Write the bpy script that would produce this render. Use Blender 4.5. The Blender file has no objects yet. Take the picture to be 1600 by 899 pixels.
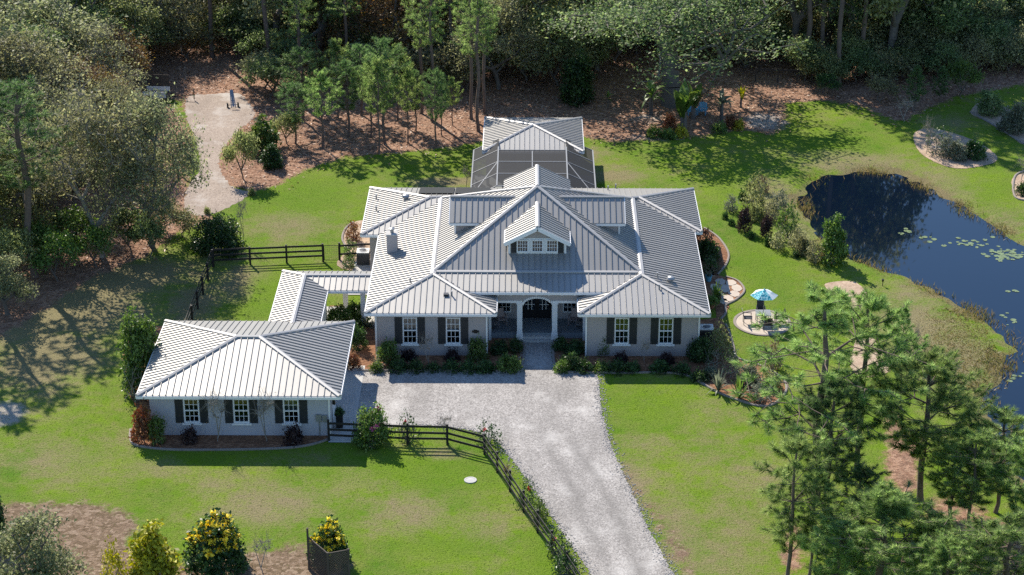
import bpy, math, random
import numpy as np
from mathutils import Vector, Matrix

SC = bpy.context.scene
COL = SC.collection
R = math.radians

# ------------------------------------------------------------------ camera, sky, sun, exposure
CAM = np.array([0.0, -120.3, 57.2])
FOC, PITCH, YAW = 3237.0, R(23.6), R(0.5)          # focal length in 1600-px units
cam_data = bpy.data.cameras.new('camera')
cam_data.sensor_width = 36.0
cam_data.lens = FOC / 1600.0 * 36.0
cam_data.clip_start = 1.0
cam_data.clip_end = 6000.0
cam = bpy.data.objects.new('camera', cam_data)
COL.objects.link(cam)
cam.location = CAM
cam.rotation_euler = (math.pi / 2 - PITCH, 0, YAW)
SC.camera = cam

SUN_DIR = np.array([-0.462 * math.cos(R(39.5)), 0.887 * math.cos(R(39.5)), math.sin(R(39.5))])   # towards the sun
world = bpy.data.worlds.new('World')
SC.world = world
world.use_nodes = True
wn = world.node_tree.nodes
sky = wn.new('ShaderNodeTexSky')
sky.sky_type = 'NISHITA'
sky.sun_disc = False
sky.sun_elevation = R(39.5)
sky.sun_rotation = math.atan2(-0.462, 0.887)
sky.air_density = 1.0
sky.dust_density = 0.0
sky.ozone_density = 5.0
bg = wn['Background']
bg.inputs[1].default_value = 0.12
world.node_tree.links.new(sky.outputs[0], bg.inputs[0])

sd = bpy.data.lights.new('sun', 'SUN')
sd.energy = 5.0
sd.angle = R(0.5)
sd.color = (1.0, 0.915, 0.79)
sun = bpy.data.objects.new('sun', sd)
COL.objects.link(sun)
sun.location = (-30, 60, 60)
sun.rotation_euler = Vector(-SUN_DIR).to_track_quat('-Z', 'Y').to_euler()

vs = SC.view_settings
vs.view_transform = 'Standard'
vs.look = 'None'
vs.exposure = 0.72
vs.gamma = 1.0
vs.use_curve_mapping = False
SC.cycles.use_adaptive_sampling = False
SC.cycles.max_bounces = 8
SC.cycles.diffuse_bounces = 5
SC.cycles.glossy_bounces = 3
SC.cycles.transparent_max_bounces = 10
SC.cycles.use_denoising = False

# ------------------------------------------------------------------ layout: photograph pixel -> point of the place at height z
_cp, _sp = math.cos(PITCH), math.sin(PITCH)
_F = np.array([-math.sin(YAW) * _cp, math.cos(YAW) * _cp, -_sp])
_R = np.array([math.cos(YAW), math.sin(YAW), 0.0])
_U = np.cross(_R, _F)
def at(px, py, z=0.0):
    d = _F + _R * (px - 800) / FOC - _U * (py - 449.5) / FOC
    return CAM + d * ((z - CAM[2]) / d[2])
def at_y(px, py, Y):
    d = _F + _R * (px - 800) / FOC - _U * (py - 449.5) / FOC
    return CAM + d * ((Y - CAM[1]) / d[1])
def pix(p):
    v = np.asarray(p, float) - CAM
    zc = v @ _F
    return 800 + FOC * (v @ _R) / zc, 449.5 - FOC * (v @ _U) / zc
def scale_at(px, py):
    p = at(px, py)
    return FOC / ((p - CAM) @ _F)
def ground_poly(pts):
    return np.array([at(x, y)[:2] for x, y in pts])

# ------------------------------------------------------------------ objects
def tag(o, label=None, cat=None, group=None, kind=None):
    if label: o['label'] = label
    if cat: o['category'] = cat
    if group: o['group'] = group
    if kind: o['kind'] = kind
    return o
def empty(name, loc=(0, 0, 0), label=None, cat=None, group=None, rz=0.0, scale=(1, 1, 1)):
    o = bpy.data.objects.new(name, None)
    o.empty_display_size = 0.3
    COL.objects.link(o)
    o.location = loc
    o.rotation_euler = (0, 0, rz)
    o.scale = scale
    return tag(o, label, cat, group)
def link(name, me, parent=None, mat=None):
    o = bpy.data.objects.new(name, me)
    COL.objects.link(o)
    if parent is not None: o.parent = parent
    if mat is not None:
        if len(me.materials) == 0: me.materials.append(mat)
        elif me.materials[0] != mat:
            o.material_slots[0].link = 'OBJECT'
            o.material_slots[0].material = mat
    return o
def mesh_np(name, verts, faces, mat=None, rnd=None, smooth=False):
    """verts (N,3); faces (M,k) array, one k for the whole mesh"""
    me = bpy.data.meshes.new(name)
    verts = np.ascontiguousarray(verts, dtype=np.float32)
    faces = np.ascontiguousarray(faces, dtype=np.int32)
    n, k = faces.shape
    me.vertices.add(len(verts))
    me.vertices.foreach_set('co', verts.ravel())
    me.loops.add(n * k)
    me.loops.foreach_set('vertex_index', faces.ravel())
    me.polygons.add(n)
    me.polygons.foreach_set('loop_start', np.arange(0, n * k, k, dtype=np.int32))
    me.polygons.foreach_set('loop_total', np.full(n, k, dtype=np.int32))
    if smooth: me.polygons.foreach_set('use_smooth', np.ones(n, dtype=bool))
    if rnd is not None:
        at_ = me.attributes.new('rnd', 'FLOAT', 'FACE')
        at_.data.foreach_set('value', np.ascontiguousarray(rnd, dtype=np.float32))
    me.update(calc_edges=True)
    if mat is not None: me.materials.append(mat)
    return me

class MB:
    """collects simple solids into one mesh"""
    def __init__(s): s.v = []; s.f = []
    def add(s, vs, fs):
        b = len(s.v)
        s.v += [tuple(map(float, p)) for p in vs]
        s.f += [tuple(b + i for i in f) for f in fs]
        return s
    def box(s, x0, x1, y0, y1, z0, z1):
        return s.add([(x0, y0, z0), (x1, y0, z0), (x1, y1, z0), (x0, y1, z0), (x0, y0, z1), (x1, y0, z1), (x1, y1, z1), (x0, y1, z1)],
                     [(0, 3, 2, 1), (4, 5, 6, 7), (0, 1, 5, 4), (1, 2, 6, 5), (2, 3, 7, 6), (3, 0, 4, 7)])
    def bar(s, p, q, w, h, up=(0, 0, 1), ext=0.0):
        p, q = Vector(p), Vector(q)
        d = (q - p).normalized()
        p = p - d * ext; q = q + d * ext
        u = Vector(up)
        a = d.cross(u)
        if a.length < 1e-4: a = d.cross(Vector((1, 0, 0)))
        a.normalize(); b = a.cross(d)
        a *= w / 2; b *= h / 2
        c = [p - a - b, p + a - b, p + a + b, p - a + b, q - a - b, q + a - b, q + a + b, q - a + b]
        return s.add(c, [(0, 1, 2, 3), (7, 6, 5, 4), (1, 0, 4, 5), (2, 1, 5, 6), (3, 2, 6, 7), (0, 3, 7, 4)])
    def prism(s, poly, z0, z1):
        n = len(poly)
        vs = [(p[0], p[1], z0) for p in poly] + [(p[0], p[1], z1) for p in poly]
        return s.add(vs, [tuple(range(n - 1, -1, -1)), tuple(range(n, 2 * n))] + [(i, (i + 1) % n, n + (i + 1) % n, n + i) for i in range(n)])
    def slab(s, poly3, t):
        """planar polygon of 3-D points thickened downward along z"""
        n = len(poly3)
        vs = [tuple(p) for p in poly3] + [(p[0], p[1], p[2] - t) for p in poly3]
        return s.add(vs, [tuple(range(n)), tuple(range(2 * n - 1, n - 1, -1))] + [(i, n + i, n + (i + 1) % n, (i + 1) % n) for i in range(n)])
    def lathe(s, prof, n=12, c=(0, 0, 0), axis='z'):
        vs = []; fs = []
        for r, z in prof:
            for i in range(n):
                t = 2 * math.pi * i / n
                p = (r * math.cos(t), r * math.sin(t), z)
                if axis == 'x': p = (p[2], p[0], p[1])
                if axis == 'y': p = (p[0], p[2], p[1])
                vs.append((c[0] + p[0], c[1] + p[1], c[2] + p[2]))
        m = len(prof)
        for j in range(m - 1):
            for i in range(n):
                fs.append((j * n + i, j * n + (i + 1) % n, (j + 1) * n + (i + 1) % n, (j + 1) * n + i))
        fs.append(tuple(range(n - 1, -1, -1))); fs.append(tuple((m - 1) * n + i for i in range(n)))
        return s.add(vs, fs)
    def tube(s, pts, r, n=6):
        for a, b in zip(pts[:-1], pts[1:]):
            d = (Vector(b) - Vector(a)); L = d.length
            if L < 1e-6: continue
            d.normalize()
            x = d.orthogonal().normalized(); y = d.cross(x)
            vs = []
            for base in (Vector(a), Vector(b)):
                for i in range(n):
                    t = 2 * math.pi * i / n
                    vs.append(base + x * (r * math.cos(t)) + y * (r * math.sin(t)))
            s.add(vs, [(i, (i + 1) % n, n + (i + 1) % n, n + i) for i in range(n)] + [tuple(range(n - 1, -1, -1)), tuple(range(n, 2 * n))])
        return s
    def mesh(s, name):
        me = bpy.data.meshes.new(name)
        me.from_pydata(s.v, [], s.f)
        me.update()
        return me
    def build(s, name, mat, parent=None, bevel=0.0):
        o = link(name, s.mesh(name), parent, mat)
        if bevel > 0:
            m = o.modifiers.new('bevel', 'BEVEL'); m.width = bevel; m.segments = 2; m.limit_method = 'ANGLE'
        return o

# ------------------------------------------------------------------ materials
class NT:
    def __init__(s, name):
        s.m = bpy.data.materials.new(name); s.m.use_nodes = True
        s.t = s.m.node_tree; s.t.nodes.clear()
        s.out = s.t.nodes.new('ShaderNodeOutputMaterial')
    def n(s, typ, ins=None, **kw):
        nd = s.t.nodes.new('ShaderNode' + typ)
        for k, v in kw.items(): setattr(nd, k, v)
        for k, v in (ins or {}).items():
            if isinstance(v, bpy.types.NodeSocket): s.t.links.new(v, nd.inputs[k])
            else:
                if isinstance(v, tuple) and len(v) == 3 and nd.inputs[k].type == 'RGBA': v = (*v, 1)
                nd.inputs[k].default_value = v
        return nd
    def pos(s): return s.n('NewGeometry').outputs['Position']
    def noise(s, vec, scale, detail=3, rough=0.55, dist=0.0):
        return s.n('TexNoise', {'Vector': vec, 'Scale': scale, 'Detail': detail, 'Roughness': rough, 'Distortion': dist}).outputs[0]
    def ramp(s, fac, stops, interp='LINEAR'):
        nd = s.n('ValToRGB', {0: fac}); cr = nd.color_ramp; cr.interpolation = interp
        while len(cr.elements) > 1: cr.elements.remove(cr.elements[-1])
        for i, (p, c) in enumerate(stops):
            e = cr.elements[0] if i == 0 else cr.elements.new(p)
            e.position = p
            e.color = (*c, 1) if isinstance(c, tuple) else (c, c, c, 1)
        return nd.outputs[0]
    def mix(s, fac, a, b, blend='MIX'):
        nd = s.n('Mix', data_type='RGBA', blend_type=blend)
        for i, v in ((0, fac), (6, a), (7, b)):
            if isinstance(v, bpy.types.NodeSocket): s.t.links.new(v, nd.inputs[i])
            else: nd.inputs[i].default_value = (*v, 1) if isinstance(v, tuple) else v
        return nd.outputs[2]
    def math(s, op, a, b=0.0, clamp=False):
        nd = s.n('Math', {0: a, 1: b}, operation=op); nd.use_clamp = clamp
        return nd.outputs[0]
    def attr(s, name): return s.n('Attribute', attribute_name=name).outputs['Fac']
    def bump(s, h, strength=0.3, dist=0.02):
        return s.n('Bump', {'Height': h, 'Strength': strength, 'Distance': dist}).outputs[0]
    def bsdf(s, col, rough=0.8, metal=0.0, normal=None, spec=0.4, **kw):
        ins = {'Base Color': col, 'Roughness': rough, 'Metallic': metal, 'Specular IOR Level': spec}
        if normal is not None: ins['Normal'] = normal
        ins.update(kw)
        return s.n('BsdfPrincipled', ins).outputs[0]
    def done(s, shader):
        s.t.links.new(shader, s.out.inputs[0]); return s.m

def mat_plain(name, col, rough=0.7, metal=0.0, var=0.15, scale=3.0, bump=0.0, spec=0.4, fine=None):
    t = NT(name)
    p = t.pos()
    c = t.mix(t.noise(p, scale, 4), tuple(x * (1 - var) for x in col), tuple(min(1, x * (1 + var)) for x in col))
    nm = None
    if bump > 0:
        nm = t.bump(t.noise(p, fine or scale * 8, 3), bump, 0.02)
    return t.done(t.bsdf(c, rough, metal, nm, spec))

def mat_leaf(name, cols, trans=0.35, rough=0.55):
    t = NT(name)
    c = t.ramp(t.attr('rnd'), [(i / max(1, len(cols) - 1), c) for i, c in enumerate(cols)])
    oi = t.n('ObjectInfo').outputs['Random']
    c = t.n('HueSaturation', {'Hue': t.math('ADD', t.math('MULTIPLY', oi, 0.016), 0.492), 'Saturation': 1.0,
                              'Value': t.math('ADD', t.math('MULTIPLY', oi, 0.3), 0.86), 'Color': c}).outputs[0]
    d = t.bsdf(c, rough, 0, None, 0.35)
    tr = t.n('BsdfTranslucent', {'Color': t.n('HueSaturation', {'Saturation': 1.15, 'Value': 1.25, 'Color': c}).outputs[0]}).outputs[0]
    return t.done(t.n('MixShader', {0: trans, 1: d, 2: tr}).outputs[0])

MT = {}
MT['stucco'] = mat_plain('stucco', (0.40, 0.36, 0.345), 0.9, var=0.05, scale=1.2, bump=0.25, fine=30)
MT['stucco_garage'] = mat_plain('stucco_grey', (0.43, 0.43, 0.46), 0.9, var=0.05, scale=1.2, bump=0.25, fine=30)
MT['trim'] = mat_plain('white_trim', (0.78, 0.78, 0.77), 0.5, var=0.04)
MT['shutter'] = mat_plain('shutter_paint', (0.022, 0.026, 0.03), 0.5, var=0.2)
MT['black'] = mat_plain('black_paint', (0.012, 0.012, 0.013), 0.45, var=0.3, scale=2)
MT['blackwood'] = mat_plain('black_fence_board', (0.016, 0.015, 0.015), 0.65, var=0.5, scale=1.5, bump=0.2, fine=14)
MT['concrete'] = mat_plain('concrete', (0.46, 0.45, 0.43), 0.9, var=0.14, scale=0.9, bump=0.2, fine=18)
MT['kerb'] = mat_plain('bed_kerb', (0.25, 0.215, 0.19), 0.9, var=0.2, scale=2.5, bump=0.3, fine=12)
MT['porch_floor'] = mat_plain('porch_floor', (0.22, 0.25, 0.27), 0.6, var=0.15)
MT['doorpaint'] = mat_plain('door_paint', (0.012, 0.012, 0.014), 0.3, var=0.2)
MT['curtain'] = mat_plain('curtain', (0.62, 0.62, 0.58), 0.9, var=0.1)
MT['curtain_green'] = mat_plain('curtain_green', (0.24, 0.36, 0.28), 0.9, var=0.15)
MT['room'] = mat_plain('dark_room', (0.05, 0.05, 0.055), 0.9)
MT['metal_grey'] = mat_plain('grey_metal', (0.32, 0.33, 0.34), 0.45, metal=0.6, var=0.1)
MT['metal_dark'] = mat_plain('dark_metal', (0.05, 0.05, 0.055), 0.45, metal=0.5, var=0.2)
MT['ac_body'] = mat_plain('ac_louvre', (0.07, 0.075, 0.08), 0.6, var=0.2)
MT['ac_top'] = mat_plain('ac_top_paint', (0.62, 0.62, 0.6), 0.5, var=0.05)
MT['cage_frame'] = mat_plain('cage_frame_paint', (0.22, 0.23, 0.24), 0.5, var=0.05)
MT['wood_dark'] = mat_plain('weathered_wood', (0.075, 0.06, 0.05), 0.8, var=0.4, scale=2, bump=0.3, fine=10)
MT['bark_pine'] = mat_plain('pine_bark', (0.14, 0.105, 0.085), 0.95, var=0.45, scale=4, bump=0.5, fine=12)
MT['bark_oak'] = mat_plain('oak_bark', (0.125, 0.11, 0.095), 0.95, var=0.4, scale=3, bump=0.5, fine=12)
MT['bark_pale'] = mat_plain('pale_bark', (0.27, 0.24, 0.20), 0.9, var=0.3, scale=3)
MT['rubber'] = mat_plain('rubber', (0.015, 0.015, 0.015), 0.8)
MT['terracotta'] = mat_plain('terracotta', (0.32, 0.14, 0.08), 0.8)
MT['bluepaint'] = mat_plain('blue_paint', (0.10, 0.32, 0.46), 0.5, var=0.1)
MT['stone'] = mat_plain('flagstone', (0.48, 0.41, 0.34), 0.9, var=0.25, scale=1.5, bump=0.3, fine=9)

def mat_roof():
    t = NT('galvalume')
    p = t.pos()
    n1 = t.noise(p, 0.35, 4)
    n2 = t.noise(p, 9.0, 3)
    ri = t.n('ObjectInfo').outputs['Random']
    c = t.mix(n1, (0.305, 0.295, 0.275), (0.375, 0.362, 0.338))
    c = t.mix(t.math('MULTIPLY', ri, 0.3), c, (0.26, 0.26, 0.26))
    c = t.mix(t.math('MULTIPLY', t.math('GREATER_THAN', n2, 0.58), 0.10), c, (0.36, 0.35, 0.33))
    st = t.noise(t.n('Mapping', {'Vector': p, 'Scale': (0.9, 0.9, 0.9)}).outputs[0], 1.7, 5, 0.7)
    c = t.mix(t.math('MULTIPLY', t.math('SUBTRACT', st, 0.5, True), 0.7), c, (0.33, 0.32, 0.29))
    return t.done(t.bsdf(c, 0.42, 0.3, t.bump(t.noise(p, 1.3, 2), 0.06, 0.05), 0.5))
MT['roof'] = mat_roof()
MT['roofcap'] = mat_plain('ridge_cap_metal', (0.40, 0.39, 0.38), 0.45, metal=0.15, var=0.06)
MT['roofdeck'] = mat_plain('roof_deck', (0.40, 0.40, 0.40), 0.7)

def mat_glass():
    t = NT('window_glass')
    fr = t.n('Fresnel', {'IOR': 1.5}).outputs[0]
    tr = t.n('BsdfTransparent', {'Color': (0.55, 0.6, 0.62)}).outputs[0]
    gl = t.n('BsdfGlossy', {'Color': (0.9, 0.95, 1.0), 'Roughness': 0.03}).outputs[0]
    return t.done(t.n('MixShader', {0: t.math('MULTIPLY', fr, 1.6, True), 1: tr, 2: gl}).outputs[0])
MT['glass'] = mat_glass()
def mat_screen():
    t = NT('insect_screen')
    d = t.bsdf((0.022, 0.024, 0.028), 0.8, 0, None, 0.2)
    tr = t.n('BsdfTransparent', {'Color': (1, 1, 1)}).outputs[0]
    return t.done(t.n('MixShader', {0: 0.88, 1: tr, 2: d}).outputs[0])
MT['screen'] = mat_screen()

def mat_gravel(name, a, b, dark, track=None):
    t = NT(name)
    p = t.pos()
    v = t.n('TexVoronoi', {'Vector': p, 'Scale': 13.0, 'Randomness': 1.0}).outputs['Color']
    v = t.n('SeparateColor', {0: v}).outputs[0]
    v2 = t.n('SeparateColor', {0: t.n('TexVoronoi', {'Vector': p, 'Scale': 26.0}).outputs['Color']}).outputs[1]
    c = t.mix(v, a, b)
    c = t.mix(t.math('MULTIPLY', t.math('GREATER_THAN', v2, 0.74), 0.6), c, dark)
    big = t.noise(t.n('Mapping', {'Vector': p, 'Rotation': (0, 0, R(28)), 'Scale': (0.55, 0.16, 1)}).outputs[0], 1.0, 4, 0.6)
    c = t.mix(t.ramp(big, [(0.42, 0.0), (0.66, 0.4)]), c, tuple(x * 0.62 for x in a))
    c = t.mix(t.ramp(t.noise(p, 0.33, 5, 0.65), [(0.52, 0.0), (0.72, 0.6)]), c, (0.58, 0.56, 0.53))
    if track:                                    # two worn wheel tracks along the run of the drive
        (x0, y0), (x1, y1) = track; ln = math.hypot(x1 - x0, y1 - y0); ux, uy = (x1 - x0) / ln, (y1 - y0) / ln
        q = t.n('Mapping', {'Vector': p, 'Location': (-x0, -y0, 0)}).outputs[0]
        wob = t.math('MULTIPLY', t.math('SUBTRACT', t.noise(p, 0.12, 2), 0.5), 1.6)
        d = t.math('ADD', t.n('VectorMath', {0: q, 1: (uy, -ux, 0)}, operation='DOT_PRODUCT').outputs['Value'], wob)
        al = t.n('VectorMath', {0: q, 1: (ux, uy, 0)}, operation='DOT_PRODUCT').outputs['Value']
        d = t.math('ABSOLUTE', t.math('SUBTRACT', t.math('ABSOLUTE', d), 0.85))
        m = t.math('MULTIPLY', t.ramp(d, [(0.0, 0.62), (0.6, 0.0)]), t.ramp(t.math('DIVIDE', al, 8.0), [(0.0, 0.0), (0.6, 1.0)]))
        m = t.math('MULTIPLY', m, t.ramp(t.noise(p, 0.7, 4, 0.7), [(0.3, 0.35), (0.6, 1.0)]))
        c = t.mix(m, c, tuple(x * 0.62 for x in a))
    return t.done(t.bsdf(c, 0.95, 0, t.bump(t.n('TexVoronoi', {'Vector': p, 'Scale': 7.5}).outputs['Distance'], 0.4, 0.03), 0.2))
MT['gravel'] = mat_gravel('driveway_gravel', (0.255, 0.24, 0.225), (0.465, 0.44, 0.415), (0.10, 0.09, 0.085), [tuple(at(855, 650)[:2]), tuple(at(985, 899)[:2])])
MT['gravel_tan'] = mat_gravel('tan_gravel', (0.30, 0.24, 0.20), (0.44, 0.37, 0.31), (0.13, 0.10, 0.08))
def mat_mulch(name, a, b, c3):
    t = NT(name)
    p = t.pos()
    v = t.n('SeparateColor', {0: t.n('TexVoronoi', {'Vector': t.n('Mapping', {'Vector': p, 'Scale': (1, 1.7, 1)}).outputs[0], 'Scale': 7.0}).outputs['Color']}).outputs[0]
    c = t.ramp(v, [(0, a), (0.5, b), (1, c3)])
    c = t.mix(t.ramp(t.noise(p, 0.8, 4, 0.65), [(0.4, 0.0), (0.7, 0.55)]), c, tuple(x * 0.5 for x in a))
    return t.done(t.bsdf(c, 0.95, 0, t.bump(t.noise(p, 12, 3), 0.8, 0.05), 0.1))
MT['mulch'] = mat_mulch('bark_mulch', (0.17, 0.085, 0.05), (0.27, 0.135, 0.075), (0.40, 0.22, 0.13))
MT['mulch_sandy'] = mat_mulch('sandy_mulch', (0.38, 0.27, 0.19), (0.48, 0.36, 0.26), (0.55, 0.43, 0.32))
# ------------------------------------------------------------------ the setting: ground, pond, drive, beds
RNG = np.random.default_rng(7)
def catmull(pts, step=0.3, closed=True):
    pts = np.asarray(pts, float); n = len(pts); out = []
    rng = range(n) if closed else range(n - 1)
    for i in rng:
        if closed: p0, p1, p2, p3 = pts[i - 1], pts[i], pts[(i + 1) % n], pts[(i + 2) % n]
        else: p0, p1, p2, p3 = pts[max(i - 1, 0)], pts[i], pts[i + 1], pts[min(i + 2, n - 1)]
        k = max(1, int(np.linalg.norm(p2 - p1) / step))
        for j in range(k):
            t = j / k
            out.append(0.5 * ((2 * p1) + (-p0 + p2) * t + (2 * p0 - 5 * p1 + 4 * p2 - p3) * t * t + (-p0 + 3 * p1 - 3 * p2 + p3) * t ** 3))
    if not closed: out.append(pts[-1])
    return np.array(out)
def sdf(poly, X):
    """signed distance in metres, positive inside"""
    a = poly; b = np.roll(poly, -1, 0)
    best = np.full(len(X), 1e9); ins = np.zeros(len(X), bool)
    for p, q in zip(a, b):
        e = q - p; w = X - p
        t = np.clip((w @ e) / max(e @ e, 1e-9), 0, 1)
        d = np.hypot(*(w - t[:, None] * e).T)
        best = np.minimum(best, d)
        c = (p[1] > X[:, 1]) != (q[1] > X[:, 1])
        if p[1] != q[1]:
            ins ^= c & (X[:, 0] < (q[0] - p[0]) * (X[:, 1] - p[1]) / (q[1] - p[1]) + p[0])
    return np.where(ins, best, -best)

POND = catmull(ground_poly([(1247, 303), (1260, 284), (1290, 270), (1340, 263), (1385, 264), (1422, 275), (1458, 291), (1495, 310), (1535, 338), (1575, 362), (1620, 385), (1720, 420),
    (1900, 520), (1900, 760), (1700, 800), (1625, 780), (1578, 740), (1556, 700), (1536, 660), (1530, 630), (1545, 600), (1566, 570), (1572, 540), (1552, 510), (1522, 486), (1482, 466), (1442, 450), (1410, 432), (1375, 421), (1338, 407), (1308, 391), (1283, 371), (1262, 347), (1248, 323)]), 0.8)
STRAW = [ground_poly(p) for p in (
    [(327, 262), (338, 290), (392, 302), (440, 290), (482, 266), (540, 247), (600, 243), (700, 233), (738, 226), (800, 222), (905, 216), (960, 223), (1040, 219), (1100, 214), (1165, 205), (1212, 213), (1234, 190), (1228, 163), (1290, 158), (1345, 168), (1395, 190), (1420, 191), (1452, 172), (1500, 152), (1560, 142), (1700, 110), (1750, -120), (-200, -120), (-200, 150), (230, 150), (280, 160), (300, 220)],
    [(-260, 700), (-60, 590), (0, 530), (45, 505), (95, 470), (150, 435), (225, 405), (290, 360), (340, 345), (300, 310), (300, 200), (230, 120), (-250, 120)],
    [(1440, 800), (1470, 770), (1530, 790), (1600, 830), (1700, 850), (1700, 960), (1560, 960), (1450, 860)],
    [(1380, 650), (1400, 640), (1440, 690), (1445, 760), (1410, 790), (1375, 740)],
    [(1215, 830), (1240, 800), (1262, 830), (1255, 900), (1225, 930)],
    [(1430, 212), (1438, 238), (1468, 255), (1500, 263), (1545, 256), (1556, 246), (1532, 226), (1500, 213), (1455, 203)],
    [(1516, 178), (1540, 190), (1570, 208), (1605, 228), (1640, 215), (1590, 176), (1540, 160)],
    [(1585, 275), (1583, 300), (1592, 312), (1625, 312), (1625, 270)],
)]
SOIL = [ground_poly(p) for p in (
    [(-60, 800), (10, 785), (70, 781), (135, 780), (195, 794), (228, 816), (210, 850), (290, 878), (390, 862), (470, 848), (545, 870), (560, 960), (-60, 960)],
    [(940, 700), (955, 720), (1000, 790), (1050, 870), (1075, 930), (1100, 930), (1075, 850), (1030, 800), (985, 740)],
)]
DRY = [(70, 720, 120, 40, .5), (60, 560, 90, 60, 1.0), (120, 480, 130, 50, 1.1), (190, 440, 110, 40, 1.0), (30, 500, 70, 50, 1.1), (130, 560, 60, 40, .7), (430, 790, 120, 50, .5), (640, 800, 90, 40, .5), (560, 740, 40, 18, .45), (760, 830, 60, 40, .4), (250, 730, 70, 22, .4), (480, 720, 60, 14, .35), (1120, 640, 70, 25, .3), (1150, 820, 60, 50, .5), (300, 430, 60, 40, .6), (700, 710, 50, 14, .8), (600, 760, 60, 30, .3),
       (450, 350, 70, 30, .65), (370, 440, 40, 35, .75), (300, 470, 50, 40, .8), (980, 770, 40, 60, .75), (1060, 840, 50, 70, .7), (1120, 870, 90, 60, .55), (1180, 760, 60, 80, .35), (1000, 690, 60, 20, .4),
       (1440, 520, 70, 90, .75), (1500, 560, 60, 60, .85), (1400, 480, 60, 30, .5), (1330, 250, 100, 25, .55), (1470, 300, 60, 40, .6), (1560, 350, 60, 30, .6), (1200, 310, 50, 60, .5), (960, 275, 60, 14, .7), (930, 240, 40, 12, .5), (690, 285, 60, 8, .9), (1240, 360, 40, 30, .5),
       (1480, 190, 60, 12, .4), (200, 690, 60, 25, .35), (340, 760, 60, 25, .3), (1010, 620, 50, 20, .2), (1110, 700, 60, 50, .3)]
LUSH = [(660, 735, 120, 32, 1.), (300, 715, 140, 25, .7), (470, 310, 90, 40, .9), (420, 465, 60, 40, 1.), (1020, 630, 70, 40, .8), (1190, 420, 60, 60, .7), (1150, 290, 60, 50, .6), (1300, 225, 120, 25, .6), (860, 870, 40, 60, .9), (1540, 290, 70, 40, .7), (700, 850, 100, 40, .6), (130, 720, 50, 30, .7), (380, 820, 60, 25, .5)]
SAND = [(5, 648, 38, 24, 1.0), (1195, 190, 42, 18, .8), (1010, 185, 60, 14, .5), (870, 195, 40, 20, .3), (1020, 215, 90, 8, .55), (1340, 160, 40, 10, .4)]

def nonuni(lo, hi, st, far):
    a = np.arange(lo, hi + st / 2, st); o1 = []; o2 = []; d = st; p, q = lo, hi
    while p > -far or q < far:
        d *= 1.35; p -= d; q += d; o1.append(p); o2.append(q)
    return np.concatenate([o1[::-1], a, o2])
gx, gy = nonuni(-62, 62, 0.45, 1500), nonuni(-48, 98, 0.45, 1500)
GX, GY = np.meshgrid(gx, gy)
GP = np.stack([GX.ravel(), GY.ravel()], 1)
pond_d = sdf(POND[::2], GP)
pond_d += np.where(np.abs(pond_d) < 6, .35 * np.sin(GP[:, 0] * 1.9 + 1.7 * np.sin(GP[:, 1] * .9)) * np.sin(GP[:, 1] * 1.6 + np.sin(GP[:, 0] * 1.1)) + .25 * np.sin(GP[:, 0] * .7 + GP[:, 1] * .9), 0)
straw = np.max([sdf(p, GP) for p in STRAW], 0)
soil = np.max([sdf(p, GP) for p in SOIL], 0)
def blobs(lst):
    v = np.zeros(len(GP))
    for px, py, rx, ry, s in lst:
        c = at(px, py)[:2]; ex = abs(at(px + rx, py)[0] - c[0]); ey = abs(at(px, py + ry)[1] - c[1])
        v = np.maximum(v, s * np.exp(-(((GP[:, 0] - c[0]) / ex) ** 2 + ((GP[:, 1] - c[1]) / ey) ** 2) * 1.1))
    return v
gz = np.where(pond_d > -1.2, -np.clip((pond_d + 1.2) * 0.16, 0, 1.3), 0.0)
wood = np.clip(straw - 1.0, 0, 4) / 4
gz += 0.0
bank = np.exp(-np.clip(-pond_d, 0, 50) / 0.9) * (.75 + .35 * np.sin(GP[:, 0] * .5 + np.sin(GP[:, 1] * .37)))
nx, ny = len(gx), len(gy)
ii = np.arange(nx * ny).reshape(ny, nx)
gf = np.stack([ii[:-1, :-1], ii[:-1, 1:], ii[1:, 1:], ii[1:, :-1]], -1).reshape(-1, 4)
g_me = mesh_np('ground', np.column_stack([GP, gz]), gf, smooth=True)
for nm, v in (('straw', np.clip(straw, -4, 4)), ('soil', np.clip(soil, -4, 4)), ('dry', blobs(DRY)), ('sand', blobs(SAND)), ('lush', blobs(LUSH)), ('bank', bank)):
    a_ = g_me.attributes.new(nm, 'FLOAT', 'POINT'); a_.data.foreach_set('value', v.astype(np.float32))

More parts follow.
